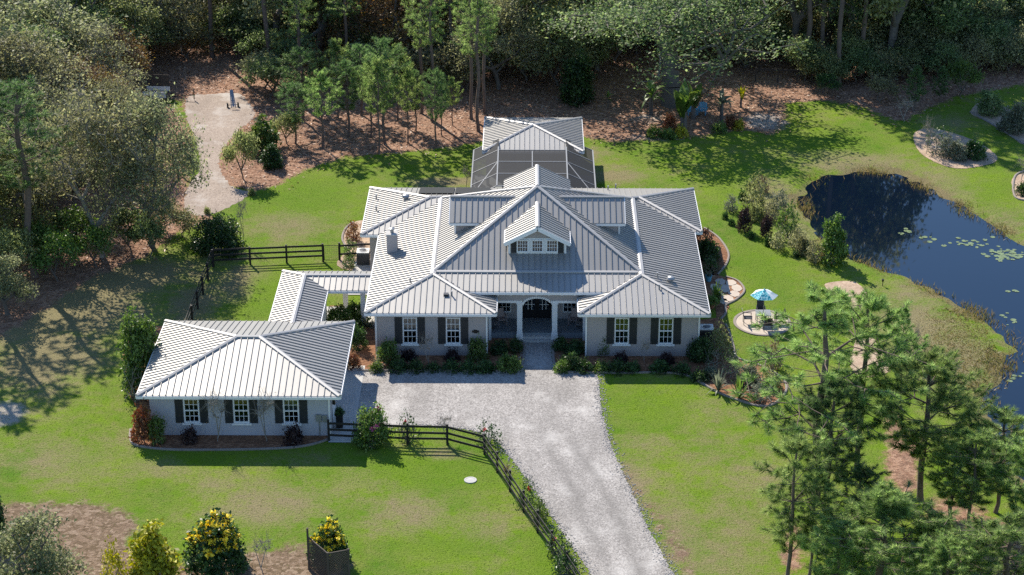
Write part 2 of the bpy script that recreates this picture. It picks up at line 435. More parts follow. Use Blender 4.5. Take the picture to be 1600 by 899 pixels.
def mat_ground():
    t = NT('lawn_and_straw')
    p = t.pos()
    f1 = t.noise(p, 7.0, 4, 0.7); f2 = t.noise(p, 0.9, 6, 0.68); f3 = t.noise(p, 0.16, 4, 0.55); f4 = t.noise(p, 19.0, 2, 0.6)
    g = t.mix(t.ramp(f3, [(0.32, 0.0), (0.66, 1.0)]), (0.078, 0.185, 0.004), (0.185, 0.285, 0.008))
    g = t.mix(t.ramp(f2, [(0.35, 0.0), (0.68, 0.85)]), g, (0.19, 0.215, 0.05))
    g = t.mix(t.ramp(f1, [(0.30, 0.42), (0.52, 0.0)]), g, (0.05, 0.10, 0.008))
    g = t.mix(t.ramp(f4, [(0.55, 0.0), (0.75, 0.35)]), g, (0.24, 0.30, 0.07))
    lm = t.math('ADD', t.attr('lush'), t.math('MULTIPLY', t.math('SUBTRACT', f2, 0.5), 1.0))
    lm = t.ramp(lm, [(0.2, 0.0), (0.75, 1.0)])
    g = t.mix(t.math('MULTIPLY', lm, 0.6), g, t.mix(f1, (0.06, 0.15, 0.004), (0.16, 0.265, 0.008)))
    dm = t.math('ADD', t.math('SUBTRACT', t.attr('dry'), t.math('MULTIPLY', lm, 0.25)), t.math('MULTIPLY', t.math('SUBTRACT', f2, 0.5), 1.1))
    dm = t.math('ADD', dm, t.math('MULTIPLY', t.math('SUBTRACT', f1, 0.5), 0.9))
    dm = t.math('ADD', dm, t.math('MULTIPLY', t.math('SUBTRACT', f3, 0.47), 1.3))
    dm = t.ramp(dm, [(0.12, 0.0), (0.7, 0.9)])
    dryc = t.mix(f1, (0.16, 0.125, 0.065), (0.33, 0.28, 0.16))
    g = t.mix(dm, g, dryc)
    bk = t.math('ADD', t.attr('bank'), t.math('MULTIPLY', t.math('SUBTRACT', f2, 0.5), 0.9))
    g = t.mix(t.ramp(bk, [(0.35, 0.0), (0.75, 0.85)]), g, t.mix(f1, (0.10, 0.095, 0.04), (0.29, 0.22, 0.12)))
    sv = t.n('SeparateColor', {0: t.n('TexVoronoi', {'Vector': p, 'Scale': 5.0}).outputs['Color']}).outputs[0]
    sc = t.ramp(sv, [(0, (0.21, 0.115, 0.075)), (0.5, (0.36, 0.205, 0.135)), (1, (0.50, 0.32, 0.22))])
    sc = t.mix(t.ramp(f2, [(0.42, 0.0), (0.7, 0.7)]), sc, (0.19, 0.12, 0.085))
    sm = t.math('ADD', t.attr('straw'), t.math('ADD', t.math('MULTIPLY', t.math('SUBTRACT', f2, 0.5), 2.6), t.math('MULTIPLY', t.math('SUBTRACT', f1, 0.5), 1.2)))
    c = t.mix(t.ramp(sm, [(0.0, 0.0), (0.5, 1.0)]), g, sc)
    so = t.ramp(sv, [(0, (0.14, 0.085, 0.06)), (0.6, (0.24, 0.155, 0.115)), (1, (0.36, 0.255, 0.195))])
    sm2 = t.math('ADD', t.attr('soil'), t.math('ADD', t.math('MULTIPLY', t.math('SUBTRACT', f2, 0.5), 2.4), t.math('MULTIPLY', t.math('SUBTRACT', f1, 0.5), 1.6)))
    c = t.mix(t.ramp(sm2, [(0.0, 0.0), (0.6, 0.9)]), c, so)
    sa = t.math('ADD', t.attr('sand'), t.math('MULTIPLY', t.math('SUBTRACT', f2, 0.5), 0.8))
    c = t.mix(t.ramp(sa, [(0.35, 0.0), (0.6, 0.9)]), c, t.mix(f1, (0.30, 0.26, 0.22), (0.55, 0.50, 0.45)))
    h = t.math('ADD', f1, t.math('MULTIPLY', f4, 0.7))
    return t.done(t.bsdf(c, 0.95, 0, t.bump(h, 0.9, 0.12), 0.15))
MT['ground'] = mat_ground()
tag(link('ground', g_me, None, MT['ground']), kind='structure')

def mat_water():
    t = NT('pond_water')
    p = t.pos()
    c = t.mix(t.noise(p, 0.12, 3), (0.002, 0.006, 0.015), (0.003, 0.008, 0.020))
    return t.done(t.bsdf(c, 0.03, 0, t.bump(t.noise(p, 1.6, 2), 0.02, 0.04), 1.0, IOR=1.33))
MT['water'] = mat_water()
def sheet(name, poly, z, mat):
    me = bpy.data.meshes.new(name)
    if np.sum(poly[:, 0] * np.roll(poly[:, 1], -1) - poly[:, 1] * np.roll(poly[:, 0], -1)) < 0: poly = poly[::-1]
    me.from_pydata([(x, y, z) for x, y in poly], [], [tuple(range(len(poly)))])
    me.update()
    return tag(link(name, me, None, mat), kind='structure')
def grow(poly, d):
    c = poly.mean(0); v = poly - c
    return c + v * (1 + d / np.maximum(np.hypot(*v.T), 1e-3))[:, None]
sheet('pond_water', POND, -0.22, MT['water'])

def rough_edge(poly, amp):
    nrm = np.roll(poly, -1, 0) - np.roll(poly, 1, 0)
    nrm = np.stack([nrm[:, 1], -nrm[:, 0]], 1) / np.maximum(np.hypot(*nrm.T), 1e-6)[:, None]
    return poly + nrm * (RNG.normal(0, amp, len(poly)))[:, None]

# gravel driveway with its forecourt and the walk to the steps
drive_px = [(556, 580), (612, 581), (700, 581), (790, 581), (814, 578), (820, 560), (820, 530), (860, 530), (862, 562), (868, 575), (885, 582), (912, 584), (934, 584), (936, 605), (940, 640), (950, 685), (968, 728), (990, 775), (1014, 828), (1038, 872), (1056, 905), (1100, 985),
            (970, 985), (925, 899), (890, 848), (862, 806), (836, 766), (813, 735), (798, 714), (784, 697), (768, 684), (745, 674), (700, 667), (640, 664), (590, 670), (546, 672), (549, 630)]
dpoly = ground_poly(drive_px)
dense = []
for p, q in zip(dpoly, np.roll(dpoly, -1, 0)):
    k = max(1, int(np.linalg.norm(q - p) / 0.14))
    dense += [p + (q - p) * j / k for j in range(k)]
DRIVE = np.array(dense)
for _ in range(14): DRIVE = 0.5 * DRIVE + 0.25 * (np.roll(DRIVE, 1, 0) + np.roll(DRIVE, -1, 0))
sheet('gravel_driveway', rough_edge(DRIVE, 0.05), 0.012, MT['gravel'])
sheet('garage_apron', np.array([(-11.75, -12.3), (-10.35, -12.3), (-10.35, -1.9), (-11.75, -1.9)]), 0.03, MT['concrete'])
back_px = [(294, 152), (325, 148), (370, 146), (388, 160), (398, 180), (372, 205), (352, 228), (342, 256), (360, 290), (390, 303), (360, 322), (335, 334), (312, 337), (292, 330), (290, 302), (312, 262), (304, 215), (290, 180)]
sheet('back_gravel_track', rough_edge(catmull(ground_poly(back_px), 0.25), 0.07), 0.008, MT['gravel_tan'])

# planting beds: mulch sheet inside a low kerb
def kerb(name, line, h=0.11, w=0.14):
    b = MB(); n = len(line)
    t = np.gradient(line, axis=0); t /= np.maximum(np.hypot(*t.T), 1e-6)[:, None]
    nn = np.stack([-t[:, 1], t[:, 0]], 1) * (w / 2)
    L, Rr = line + nn, line - nn
    vs = []
    for i in range(n):
        vs += [(L[i][0], L[i][1], -0.05), (L[i][0], L[i][1], h * .8), (line[i][0], line[i][1], h), (Rr[i][0], Rr[i][1], h * .8), (Rr[i][0], Rr[i][1], -0.05)]
    fs = [(i * 5 + k, i * 5 + k + 1, i * 5 + 6 + k, i * 5 + 5 + k) for i in range(n - 1) for k in range(4)]
    b.add(vs, fs)
    return tag(b.build(name, MT['kerb']), kind='structure')
BEDS = [
    ('mulch', [(238, 640), (216, 640), (203, 620), (198, 590), (190, 560), (205, 520), (232, 510), (262, 510), (250, 640), (519, 640), (519, 672), (516, 686), (480, 697), (430, 702), (330, 704), (258, 703), (216, 698), (204, 690), (204, 675), (212, 655)], [(204, 672), (204, 688), (214, 697), (258, 703), (330, 704), (430, 702), (480, 697), (515, 687)]),
    ('mulch', [(553, 576), (540, 560), (552, 500), (520, 500), (515, 478), (575, 478), (640, 500), (816, 500), (818, 535), (818, 572), (806, 580), (760, 580), (700, 580), (612, 580)], [(560, 580), (612, 580), (700, 580), (760, 580), (802, 580), (814, 574), (818, 560), (819, 537)]),
    ('mulch', [(864, 535), (864, 565), (870, 576), (884, 581), (930, 583), (975, 584), (1030, 583), (1070, 587), (1097, 600), (1122, 614), (1150, 625), (1185, 635), (1208, 632), (1228, 612), (1222, 592), (1188, 572), (1152, 560), (1146, 542), (1140, 522), (1134, 508), (1122, 497), (1100, 500), (1000, 500), (870, 500)], [(865, 537), (865, 563), (871, 576), (885, 582), (930, 583), (975, 584), (1030, 583), (1070, 587), (1097, 600), (1122, 614), (1150, 625), (1185, 635), (1209, 632), (1228, 612), (1222, 592), (1188, 572), (1152, 560), (1146, 542), (1140, 522), (1134, 508)]),
    ('mulch', [(1080, 350), (1108, 362), (1126, 376), (1138, 396), (1135, 413), (1121, 432), (1112, 428), (1120, 500), (1132, 490), (1140, 480), (1126, 470), (1100, 480)], [(1100, 357), (1112, 364), (1126, 376), (1138, 396), (1135, 413), (1121, 430)]),
    ('mulch_sandy', [(538, 360), (552, 348), (566, 345), (585, 350), (585, 430), (560, 425), (535, 420), (526, 412), (535, 400), (545, 390), (534, 375)], [(552, 348), (540, 358), (535, 375), (545, 392)]),
    ('mulch_sandy', [(1428, 210), (1437, 238), (1466, 256), (1500, 264), (1546, 257), (1558, 246), (1534, 226), (1500, 212), (1455, 201)], None),
    ('mulch_sandy', [(1516, 176), (1540, 189), (1570, 207), (1605, 228), (1640, 216), (1590, 178), (1540, 158)], [(1516, 176), (1540, 189), (1570, 207), (1605, 228), (1640, 240)]),
    ('mulch_sandy', [(1585, 276), (1583, 300), (1592, 312), (1630, 312), (1630, 270)], [(1600, 268), (1586, 276), (1583, 298), (1592, 312), (1630, 314)]),
    ('mulch_sandy', [(1288, 446), (1303, 441), (1335, 441), (1352, 455), (1359, 470), (1345, 481), (1320, 479), (1304, 463)], None),
    ('mulch_sandy', [(1345, 520), (1332, 548), (1329, 574), (1349, 590), (1383, 584), (1394, 572), (1377, 550), (1362, 526)], None),
]
for k, (m, pp, kp) in enumerate(BEDS):
    poly = ground_poly(pp)
    if m == 'mulch_sandy': poly = catmull(poly, 0.3)
    sheet('mulch_bed', rough_edge(poly, 0.02) if m == 'mulch_sandy' else poly, 0.016 + 0.004 * (k % 3), MT[m])
    if kp: kerb('bed_kerb', catmull(ground_poly(kp), 0.25, False))

# round patio under the umbrella with its brick rim; flagstone path by the east wall
pc = np.array([15.52, 4.9])
ang = np.linspace(0, 2 * math.pi, 49)[:-1]
sheet('patio_gravel', pc + np.stack([np.cos(ang) * 1.75, np.sin(ang) * 1.9], 1), 0.03, MT['stone'])
rim = tag(MB().add([(pc[0] + c * math.cos(a) * 1.75, pc[1] + c * math.sin(a) * 1.9, z) for a in ang for c, z in ((1.0, 0.0), (1.0, 0.06), (1.1, 0.06), (1.1, -0.02))],
                   [(i * 4 + k, i * 4 + k + 1, ((i + 1) % 48) * 4 + k + 1, ((i + 1) % 48) * 4 + k) for i in range(48) for k in range(3)]).build('patio_rim', MT['kerb']), kind='structure')
path_poly = catmull(ground_poly([(1112, 432), (1134, 434), (1153, 440), (1163, 455), (1150, 469), (1134, 477), (1118, 478)]), 0.3)
fp = sheet('flagstone_path', path_poly, 0.024, MT['mulch'])
kerb('path_kerb', catmull(ground_poly([(1134, 433), (1153, 440), (1163, 455), (1150, 469), (1134, 478), (1134, 490), (1126, 500)]), 0.25, False))
for px, py, w, d, rz in ((1142, 443, .85, .6, .2), (1151, 451, .8, .65, -.3), (1148, 460, .9, .55, .1), (1137, 467, .85, .6, .4), (1133, 452, .8, .7, -.1), (1126, 441, .8, .6, .3), (1131, 472, .6, .5, .0), (1122, 462, .8, .7, .2), (1118, 450, .8, .7, .5)):
    c = at(px, py)
    pl = [(c[0] + math.cos(a + rz) * w * .5 * RNG.uniform(.8, 1.1), c[1] + math.sin(a + rz) * d * RNG.uniform(.8, 1.1)) for a in np.linspace(0, 2 * math.pi, 8)[:-1]]
    MB().prism(pl, 0.0, 0.055).build('flagstone', MT['stone'], fp)
# ------------------------------------------------------------------ buildings
def clip_half(poly, axis, val, keep_gt):
    out = []
    for i in range(len(poly)):
        a, b = poly[i], poly[(i + 1) % len(poly)]
        ia = (a[axis] >= val) if keep_gt else (a[axis] <= val)
        ib = (b[axis] >= val) if keep_gt else (b[axis] <= val)
        if ia: out.append(a)
        if ia != ib:
            t = (val - a[axis]) / (b[axis] - a[axis])
            out.append((a[0] + (b[0] - a[0]) * t, a[1] + (b[1] - a[1]) * t))
    return out
class Roof:
    def __init__(s, house):
        s.house = house; s.deck = MB(); s.todo = []; s.caps = []; s.rest = MB()
    def slope(s, poly, fall, pitch=0.386, pieces=True):
        s.todo.append((poly, fall, pitch, pieces)); s.deck.slab([(p[0], p[1], p[2] - 0.012) for p in poly], 0.13)
    def cap(s, p, q, w=0.26): s.caps.append((p, q, w))
    def finish(s):
        deck = s.deck.build('roof', MT['roofdeck'], s.house)
        for poly, fall, pitch, pieces in s.todo:
            f = np.array(fall, float); f /= np.hypot(*f); u = np.array([-f[1], f[0]])
            P2 = [(np.dot(p[:2], u), -np.dot(p[:2], f)) for p in poly]
            vs = np.array([q[1] for q in P2]); zs = np.array([p[2] for p in poly])
            sl, z0 = np.polyfit(vs, zs, 1)
            umin, umax = min(q[0] for q in P2), max(q[0] for q in P2)
            k0 = math.floor(umin / pitch)
            def p3(q, dz): return (q[0] * u[0] - q[1] * f[0], q[0] * u[1] - q[1] * f[1], z0 + sl * q[1] + dz)
            k = k0
            while k * pitch < umax:
                a, b = k * pitch, (k + 1) * pitch; k += 1
                st = clip_half(clip_half(P2, 0, a + 0.004, True), 0, b - 0.004, False)
                if len(st) < 3: continue
                m = MB() if pieces else s.rest
                n = len(st)
                ar = 0.5 * sum(st[i][0] * st[(i + 1) % n][1] - st[(i + 1) % n][0] * st[i][1] for i in range(n))
                if abs(ar) < 0.02: continue
                if ar < 0: st = st[::-1]
                m.add([p3(q, 0.03) for q in st] + [p3(q, 0.0) for q in st], [tuple(range(n))] + [(i, n + i, n + (i + 1) % n, (i + 1) % n) for i in range(n)])
                cut = [q[1] for q in clip_half(clip_half(P2, 0, a + 0.004, True), 0, a + 0.05, False)]
                if len(cut) >= 2 and max(cut) - min(cut) > 0.05:
                    v0, v1 = min(cut), max(cut)
                    c = [p3((uu, vv), dz) for vv in (v0, v1) for uu, dz in ((a + .004, .03), (a + .040, .03), (a + .035, .09), (a + .009, .09))]
                    m.add(c, [(0, 1, 2, 3), (7, 6, 5, 4), (1, 5, 6, 2), (2, 6, 7, 3), (4, 0, 3, 7)])
                if pieces: m.build('roof_panel', MT['roof'], deck)
        if s.rest.v: tag(s.rest.build('roof_panel_rest', MT['roof'], deck), kind='stuff')
        for p, q, w in s.caps:
            m = MB(); p, q = Vector(p), Vector(q); d = (q - p).normalized(); up = Vector((0, 0, 1))
            a = d.cross(up).normalized() * (w / 2)
            h0, h1 = Vector((0, 0, 0.085)), Vector((0, 0, 0.135))
            m.add([p - a + h0, p + h1, p + a + h0, q - a + h0, q + h1, q + a + h0, p - a, p + a, q - a, q + a],
                  [(0, 1, 4, 3), (1, 2, 5, 4), (6, 0, 3, 8), (2, 7, 9, 5), (0, 6, 7, 2, 1), (5, 9, 8, 3, 4)])
            m.build('ridge_cap', MT['roofcap'], deck)
        return deck
def gutter(house, p, q):
    MB().bar((p[0], p[1], p[2] - 0.09), (q[0], q[1], q[2] - 0.09), 0.13, 0.17).build('gutter', MT['trim'], house)
def wall_x(mb, x0, x1, y, th, z0, z1, ops=()):
    xs = x0
    for a, b, za, zb in sorted(ops):
        mb.box(xs, a, y, y + th, z0, z1); mb.box(a, b, y, y + th, z0, za); mb.box(a, b, y, y + th, zb, z1); xs = b
    mb.box(xs, x1, y, y + th, z0, z1)
def window(house, cx, z0, z1, w, y, cols=3, rows=2, curtain=None, sill=True, mid=True):
    """double-hung window in a wall that faces -Y at y; the frame is the part, its pieces hang below it"""
    fw = 0.065
    f = MB()
    f.box(cx - w / 2, cx - w / 2 + fw, y - .03, y + .12, z0, z1).box(cx + w / 2 - fw, cx + w / 2, y - .03, y + .12, z0, z1)
    f.box(cx - w / 2 + fw, cx + w / 2 - fw, y - .03, y + .12, z0, z0 + fw).box(cx - w / 2 + fw, cx + w / 2 - fw, y - .03, y + .12, z1 - fw, z1)
    zm = (z0 + z1) / 2
    if mid: f.box(cx - w / 2 + fw, cx + w / 2 - fw, y - .02, y + .1, zm - .035, zm + .035)
    o = f.build('window', MT['trim'], house)
    sashes = [(z0 + fw, zm - .035), (zm + .035, z1 - fw)] if mid else [(z0 + fw, z1 - fw)]
    iw = w - 2 * fw
    for za, zb in sashes:
        MB().box(cx - iw / 2, cx + iw / 2, y + .045, y + .055, za, zb).build('pane', MT['glass'], o)
        m = MB()
        for i in range(1, cols):
            x = cx - iw / 2 + iw * i / cols; m.box(x - .014, x + .014, y + .018, y + .044, za, zb)
        for j in range(1, rows):
            z = za + (zb - za) * j / rows; m.box(cx - iw / 2, cx + iw / 2, y + .021, y + .041, z - .014, z + .014)
        if m.v: m.build('muntin', MT['trim'], o)
    if curtain:
        for s in (-1, 1):
            m = MB(); n = 10
            x0, x1 = sorted((cx + s * iw * .5, cx + s * iw * (.02 if curtain == 'blind' else .17)))
            vs = []; fs = []
            for i in range(n + 1):
                x = x0 + (x1 - x0) * i / n; yy = y + .22 + .03 * (i % 2)
                vs += [(x, yy, z0 if curtain != 'blind' else zm), (x, yy, z1)]
            m.add(vs, [(2 * i, 2 * i + 2, 2 * i + 3, 2 * i + 1) for i in range(n)])
            m.build('curtain', MT['curtain_green' if curtain == 'green' else 'curtain'], o)
    if sill: MB().box(cx - w / 2 - .13, cx + w / 2 + .13, y - .11, y + .05, z0 - .13, z0 - .01).build('sill', MT['trim'], o)
    return o
def shutter(house, x0, x1, z0, z1, y):
    m = MB(); n = 4; w = (x1 - x0) / n
    for i in range(n): m.box(x0 + i * w + .004, x0 + (i + 1) * w - .004, y - .035, y - .005, z0, z1)
    for z in (z0 + .18, z1 - .3): m.box(x0, x1, y - .055, y - .0345, z, z + .12)
    return m.build('shutter', MT['shutter'], house)

H = empty('main_house', (0, 0, 0), 'large grey stucco house with pale standing seam metal roof and arched entry', 'house')
HC = 0.5625
XL, XR, XLi, XRi, XLp, XRp = -10.35, 11.475, -2.05, 3.175, -6.2, 7.325
Yf, ZE, s1 = -0.88, 3.2, 0.222
run = 4.15; Yp = Yf + run; ZP = ZE + s1 * run
Yb, Yk, YB = 3.7, 17.0, 21.4
XB, YBL = -11.6, 12.3
XBR, YBR = 12.0, 13.0
ped, zped = 1.55, ZP - s1 * (Yb - 1.55)
rf = Roof(H)
hl, hr = (YB - YBL) / 2, (YB - YBR) / 2
pkL = (XB + hl, YB - hl, ZE + s1 * hl); pkR = (XBR - hr, YB - hr, ZE + s1 * hr)
rf.slope([(XL, Yf, ZE), (XLi, Yf, ZE), (XLp, Yp, ZP)], (0, -1))
rf.slope([(XRi, Yf, ZE), (XR, Yf, ZE), (XRp, Yp, ZP)], (0, -1))
rf.slope([(XL, Yf, ZE), (XLp, Yp, ZP), (XLp, YBL + run, ZP), (XL, YBL, ZE)], (-1, 0))
rf.slope([(XR, Yf, ZE), (XR, YBR, ZE), (XRp, YBR + run, ZP), (XRp, Yp, ZP)], (1, 0))
vx = Yb - ped
rf.slope([(XLp, Yp, ZP), (XLi, Yf, ZE), (XLi, ped, ZE), (XLp + vx, ped, zped), (XLp, Yb, ZP)], (1, 0))
rf.slope([(XLp + vx, ped, zped), (XLi, ped, ZE), (XLi, 2.6, ZE), (XLp + vx, 2.6, zped)], (1, 0), pieces=False)
rf.slope([(XRp, Yp, ZP), (XRp, Yb, ZP), (XRp - vx, ped, zped), (XRi, ped, ZE), (XRi, Yf, ZE)], (-1, 0))
rf.slope([(XRp - vx, ped, zped), (XRp - vx, 2.6, zped), (XRi, 2.6, ZE), (XRi, ped, ZE)], (-1, 0), pieces=False)
rf.slope([(XLp + vx, ped, zped), (XRp - vx, ped, zped), (XRp, Yb, ZP), (XLp, Yb, ZP)], (0, -1))
# rear corner blocks
rf.slope([(XB, YBL, ZE), pkL, (XB, YB, ZE)], (-1, 0))
rf.slope([(XB, YBL, ZE), (XL, YBL, ZE), (XLp, YBL + run, ZP), (XLp, pkL[1], pkL[2]), pkL], (0, -1))
rf.slope([(XBR, YBR, ZE), (XBR, YB, ZE), pkR], (1, 0))
rf.slope([(XR, YBR, ZE), (XBR, YBR, ZE), pkR, (XRp, pkR[1], pkR[2]), (XRp, YBR + run, ZP)], (0, -1))
zbk = ZE + s1 * (YB - Yk)
rf.slope([(XB, YB, ZE), pkL, (XLp, Yk, zbk), (XRp, Yk, zbk), pkR, (XBR, YB, ZE)], (0, 1), pieces=False)
# steeper upper hip
AP = (HC, 10.35, 7.54)
c1, c2, c3, c4 = (XLp, Yb, ZP), (XRp, Yb, ZP), (XRp, Yk, ZP), (XLp, Yk, ZP)
rf.slope([c1, c2, AP], (0, -1)); rf.slope([c4, c1, AP], (-1, 0)); rf.slope([c2, c3, AP], (1, 0)); rf.slope([c3, c4, AP], (0, 1), pieces=False)
SF = (AP[2] - ZP) / (AP[1] - Yb); SX = (AP[2] - ZP) / (HC - XLp)
# rear gable, front dormer, side dormers
rf.slope([(HC, 10.3, 7.57), (HC, 14.3, 7.57), (HC - 2.3, 14.3, 6.45), (HC - 2.3, 12.5, 6.45)], (-1, 0))
rf.slope([(HC, 10.3, 7.57), (HC + 2.3, 12.5, 6.45), (HC + 2.3, 14.3, 6.45), (HC, 14.3, 7.57)], (1, 0))
dz0, dz1, dyf = 5.78, 6.87, 4.63
dy1, dy0 = AP[1] - (AP[2] - dz1) / SF, AP[1] - (AP[2] - dz0) / SF
rf.slope([(HC, dyf, dz1), (HC, dy1, dz1), (HC - 2.12, dy0, dz0), (HC - 2.12, dyf, dz0)], (-1, 0))
rf.slope([(HC, dyf, dz1), (HC + 2.12, dyf, dz0), (HC + 2.12, dy0, dz0), (HC, dy1, dz1)], (1, 0))
for s in (-1, 1):
    xe, xr, xf = HC + s * 5.87, HC + s * (AP[2] - 6.78) / SX, HC + s * (AP[2] - 5.7) / SX
    pf = [(xe, 8.3, 5.7), (xf, 8.3, 5.7), (xr, 10.35, 6.78), (xe, 10.35, 6.78)]
    pb = [(xe, 12.4, 5.7), (xe, 10.35, 6.78), (xr, 10.35, 6.78), (xf, 12.4, 5.7)]
    if s > 0: pf, pb = pf[::-1], pb[::-1]
    rf.slope(pf, (0, -1)); rf.slope(pb, (0, 1), pieces=False)
    rf.cap((xe, 10.35, 6.78), (xr, 10.35, 6.78), .2)
for a, b in (((XL, Yf, ZE), (XLp, Yp, ZP)), ((XLi, Yf, ZE), (XLp, Yp, ZP)), ((XRi, Yf, ZE), (XRp, Yp, ZP)), ((XR, Yf, ZE), (XRp, Yp, ZP)),
             ((XB, YBL, ZE), pkL), ((XB, YB, ZE), pkL), ((XBR, YBR, ZE), pkR), ((XBR, YB, ZE), pkR), (pkL, (XLp, Yk, zbk)), (pkR, (XRp, Yk, zbk)),
             (c1, AP), (c2, AP), (c3, AP), (c4, AP), ((HC, dyf, dz1), (HC, dy1, dz1)), ((HC, 10.35, 7.57), (HC, 14.3, 7.57))):
    rf.cap(a, b)
rf.cap((XLp, Yp, ZP), (XLp, Yk, ZP), .36); rf.cap((XRp, Yp, ZP), (XRp, Yk, ZP), .36); rf.cap((XLp + .2, Yb - .03, ZP), (XRp - .2, Yb - .03, ZP), .3)
rf.finish()
for a, b in (((XL, Yf, ZE), (XLi, Yf, ZE)), ((XRi, Yf, ZE), (XR, Yf, ZE)), ((XL, Yf, ZE), (XL, YBL, ZE)), ((XR, Yf, ZE), (XR, YBR, ZE)), ((XLi, Yf, ZE), (XLi, 2.6, ZE)), ((XRi, Yf, ZE), (XRi, 2.6, ZE)),
             ((XLp + vx, ped, zped), (XRp - vx, ped, zped)), ((XB, YBL, ZE), (XL, YBL, ZE)), ((XBR, YBR, ZE), (XR, YBR, ZE)), ((XB, YBL, ZE), (XB, YB, ZE)), ((XBR, YBR, ZE), (XBR, YB, ZE)), ((XB, YB, ZE), (XBR, YB, ZE)),
             ((HC - 2.12, dyf, dz0), (HC - 2.12, dy0, dz0)), ((HC + 2.12, dyf, dz0), (HC + 2.12, dy0, dz0))):
    gutter(H, a, b)
# walls
WY = -0.33
wins = [(-7.56, .86, 2.68), (-4.80, .86, 2.68), (5.95, .9, 2.70), (8.76, .9, 2.70)]
ww = 0.9
w = MB()
wall_x(w, -9.8, -2.6, WY, .2, -.1, 3.24, [(cx - ww / 2, cx + ww / 2, a, b) for cx, a, b in wins[:2]])
w.build('wall', MT['stucco'], H)
w = MB()
wall_x(w, 3.72, 10.9, WY, .2, -.1, 3.24, [(cx - ww / 2, cx + ww / 2, a, b) for cx, a, b in wins[2:]])
w.build('wall', MT['stucco'], H)
for bb in ((-9.8, -9.6, WY + .2, 12.85), (-11.05, -9.8, 12.85, 13.05), (-11.05, -10.85, 13.05, 20.85), (-11.05, 11.45, 20.85, 21.05), (11.25, 11.45, 13.55, 20.85), (10.9, 11.45, 13.35, 13.55),
           (10.7, 10.9, WY + .2, 13.35), (-2.8, -2.6, WY + .2, 4.6), (3.72, 3.92, WY + .2, 4.6)): MB().box(*bb, -.1, 3.24).build('wall', MT['stucco'], H)
w = MB()
wall_x(w, -2.6, 3.72, 4.6, .2, 0.38, 3.9, [(HC - .95, HC + .95, .40, 2.75), (-2.05, -1.15, .85, 2.3), (2.27, 3.17, .85, 2.3)])
w.build('wall', MT['stucco'], H)
for i, (cx, a, b) in enumerate(wins):
    window(H, cx, a, b, ww, WY, curtain='blind' if i < 2 else 'green')
    shutter(H, cx - ww / 2 - .52, cx - ww / 2 - .04, a - .02, b + .02, WY); shutter(H, cx + ww / 2 + .04, cx + ww / 2 + .52, a - .02, b + .02, WY)
for cx in (-1.6, 2.72): window(H, cx, .85, 2.3, .9, 4.6, sill=False)
for cx in (-9.72, 3.68, 10.86, -2.66): MB().box(cx - .05, cx + .05, WY - .08, WY - .003, 0, 3.1).build('downspout', MT['trim'], H)
# front doors
for s in (-1, 1):
    x0, x1 = sorted((HC + s * .01, HC + s * .93))
    d = MB().box(x0, x1, 4.63, 4.69, .42, 2.72).box(x0 + .12, x1 - .12, 4.60, 4.63, .5, .95).build('front_door', MT['doorpaint'], H)
    MB().box(x0 + .14, x1 - .14, 4.605, 4.62, 1.05, 2.25).build('pane', MT['glass'], d)
    m = MB(); xm = (x0 + x1) / 2
    for dx in (-.12, .12): m.box(xm + dx - .02, xm + dx + .02, 4.58, 4.603, 1.05, 2.25)
    for z in (1.4, 1.85): m.box(x0 + .14, x1 - .14, 4.582, 4.602, z, z + .04)
    m.build('muntin', MT['trim'], d)
    MB().lathe([(.02, 0), (.035, .03), (.0, .07)], 8, (HC + s * .09, 4.63, 1.45), 'y').build('handle', MT['metal_grey'], d)
# porch: floor, steps, columns, arched beam
MB().box(-2.6, 3.72, 2.32, 4.6, 0, .40).build('porch_floor', MT['porch_floor'], H)
for y0, y1, z in ((1.72, 2.0, .14), (2.0, 2.32, .28)): MB().box(HC - 1.05, HC + 1.05, y0, y1, 0, z).build('step', MT['concrete'], H)
for x in (-.57, 1.70): MB().box(x - .17, x + .17, 1.95, 2.29, .0, 2.75).box(x - .22, x + .22, 1.90, 2.34, 2.62, 2.72).box(x - .22, x + .22, 1.90, 2.34, 0.0, .5).build('column', MT['trim'], H)
for x in (-2.5, 3.62): MB().box(x - .09, x + .09, 1.97, 2.27, .0, 2.75).build('column', MT['trim'], H)
m = MB(); xs = [-2.6] + list(np.linspace(-.40, 1.53, 17)) + [3.72]
def arch_z(x):
    t = (x - HC) / .965
    return 2.72 if abs(t) >= 1 else 2.45 + .58 * math.sqrt(max(0, 1 - t * t)) + 0.0
zs = [2.78] + [max(2.5, arch_z(x)) for x in xs[1:-1]] + [2.78]
m.box(-2.6, -.40, 1.98, 2.26, 2.78, 3.52).box(1.53, 3.72, 1.98, 2.26, 2.78, 3.52)
for i in range(1, len(xs) - 2):
    a, b = xs[i], xs[i + 1]; za, zb = zs[i], zs[i + 1]
    m.add([(a, 1.98, za), (b, 1.98, zb), (b, 2.26, zb), (a, 2.26, za), (a, 1.98, 3.52), (b, 1.98, 3.52), (b, 2.26, 3.52), (a, 2.26, 3.52)],
          [(0, 3, 2, 1), (4, 5, 6, 7), (0, 1, 5, 4), (2, 3, 7, 6)])
m.build('porch_beam', MT['stucco'], H)
m = MB()
for i in range(1, len(xs) - 2):
    m.bar((xs[i], 1.955, zs[i] + .05), (xs[i + 1], 1.955, zs[i + 1] + .05), .04, .13, up=(0, 1, 0), ext=.01) if False else m.bar((xs[i], 1.955, zs[i] + .06), (xs[i + 1], 1.955, zs[i + 1] + .06), .05, .14, ext=.008)
m.build('arch_trim', MT['trim'], H)
for x0, x1 in ((-2.58, -.42), (1.55, 3.70)): MB().box(x0, x1, 1.94, 1.977, 2.70, 2.86).build('beam_trim', MT['trim'], H)
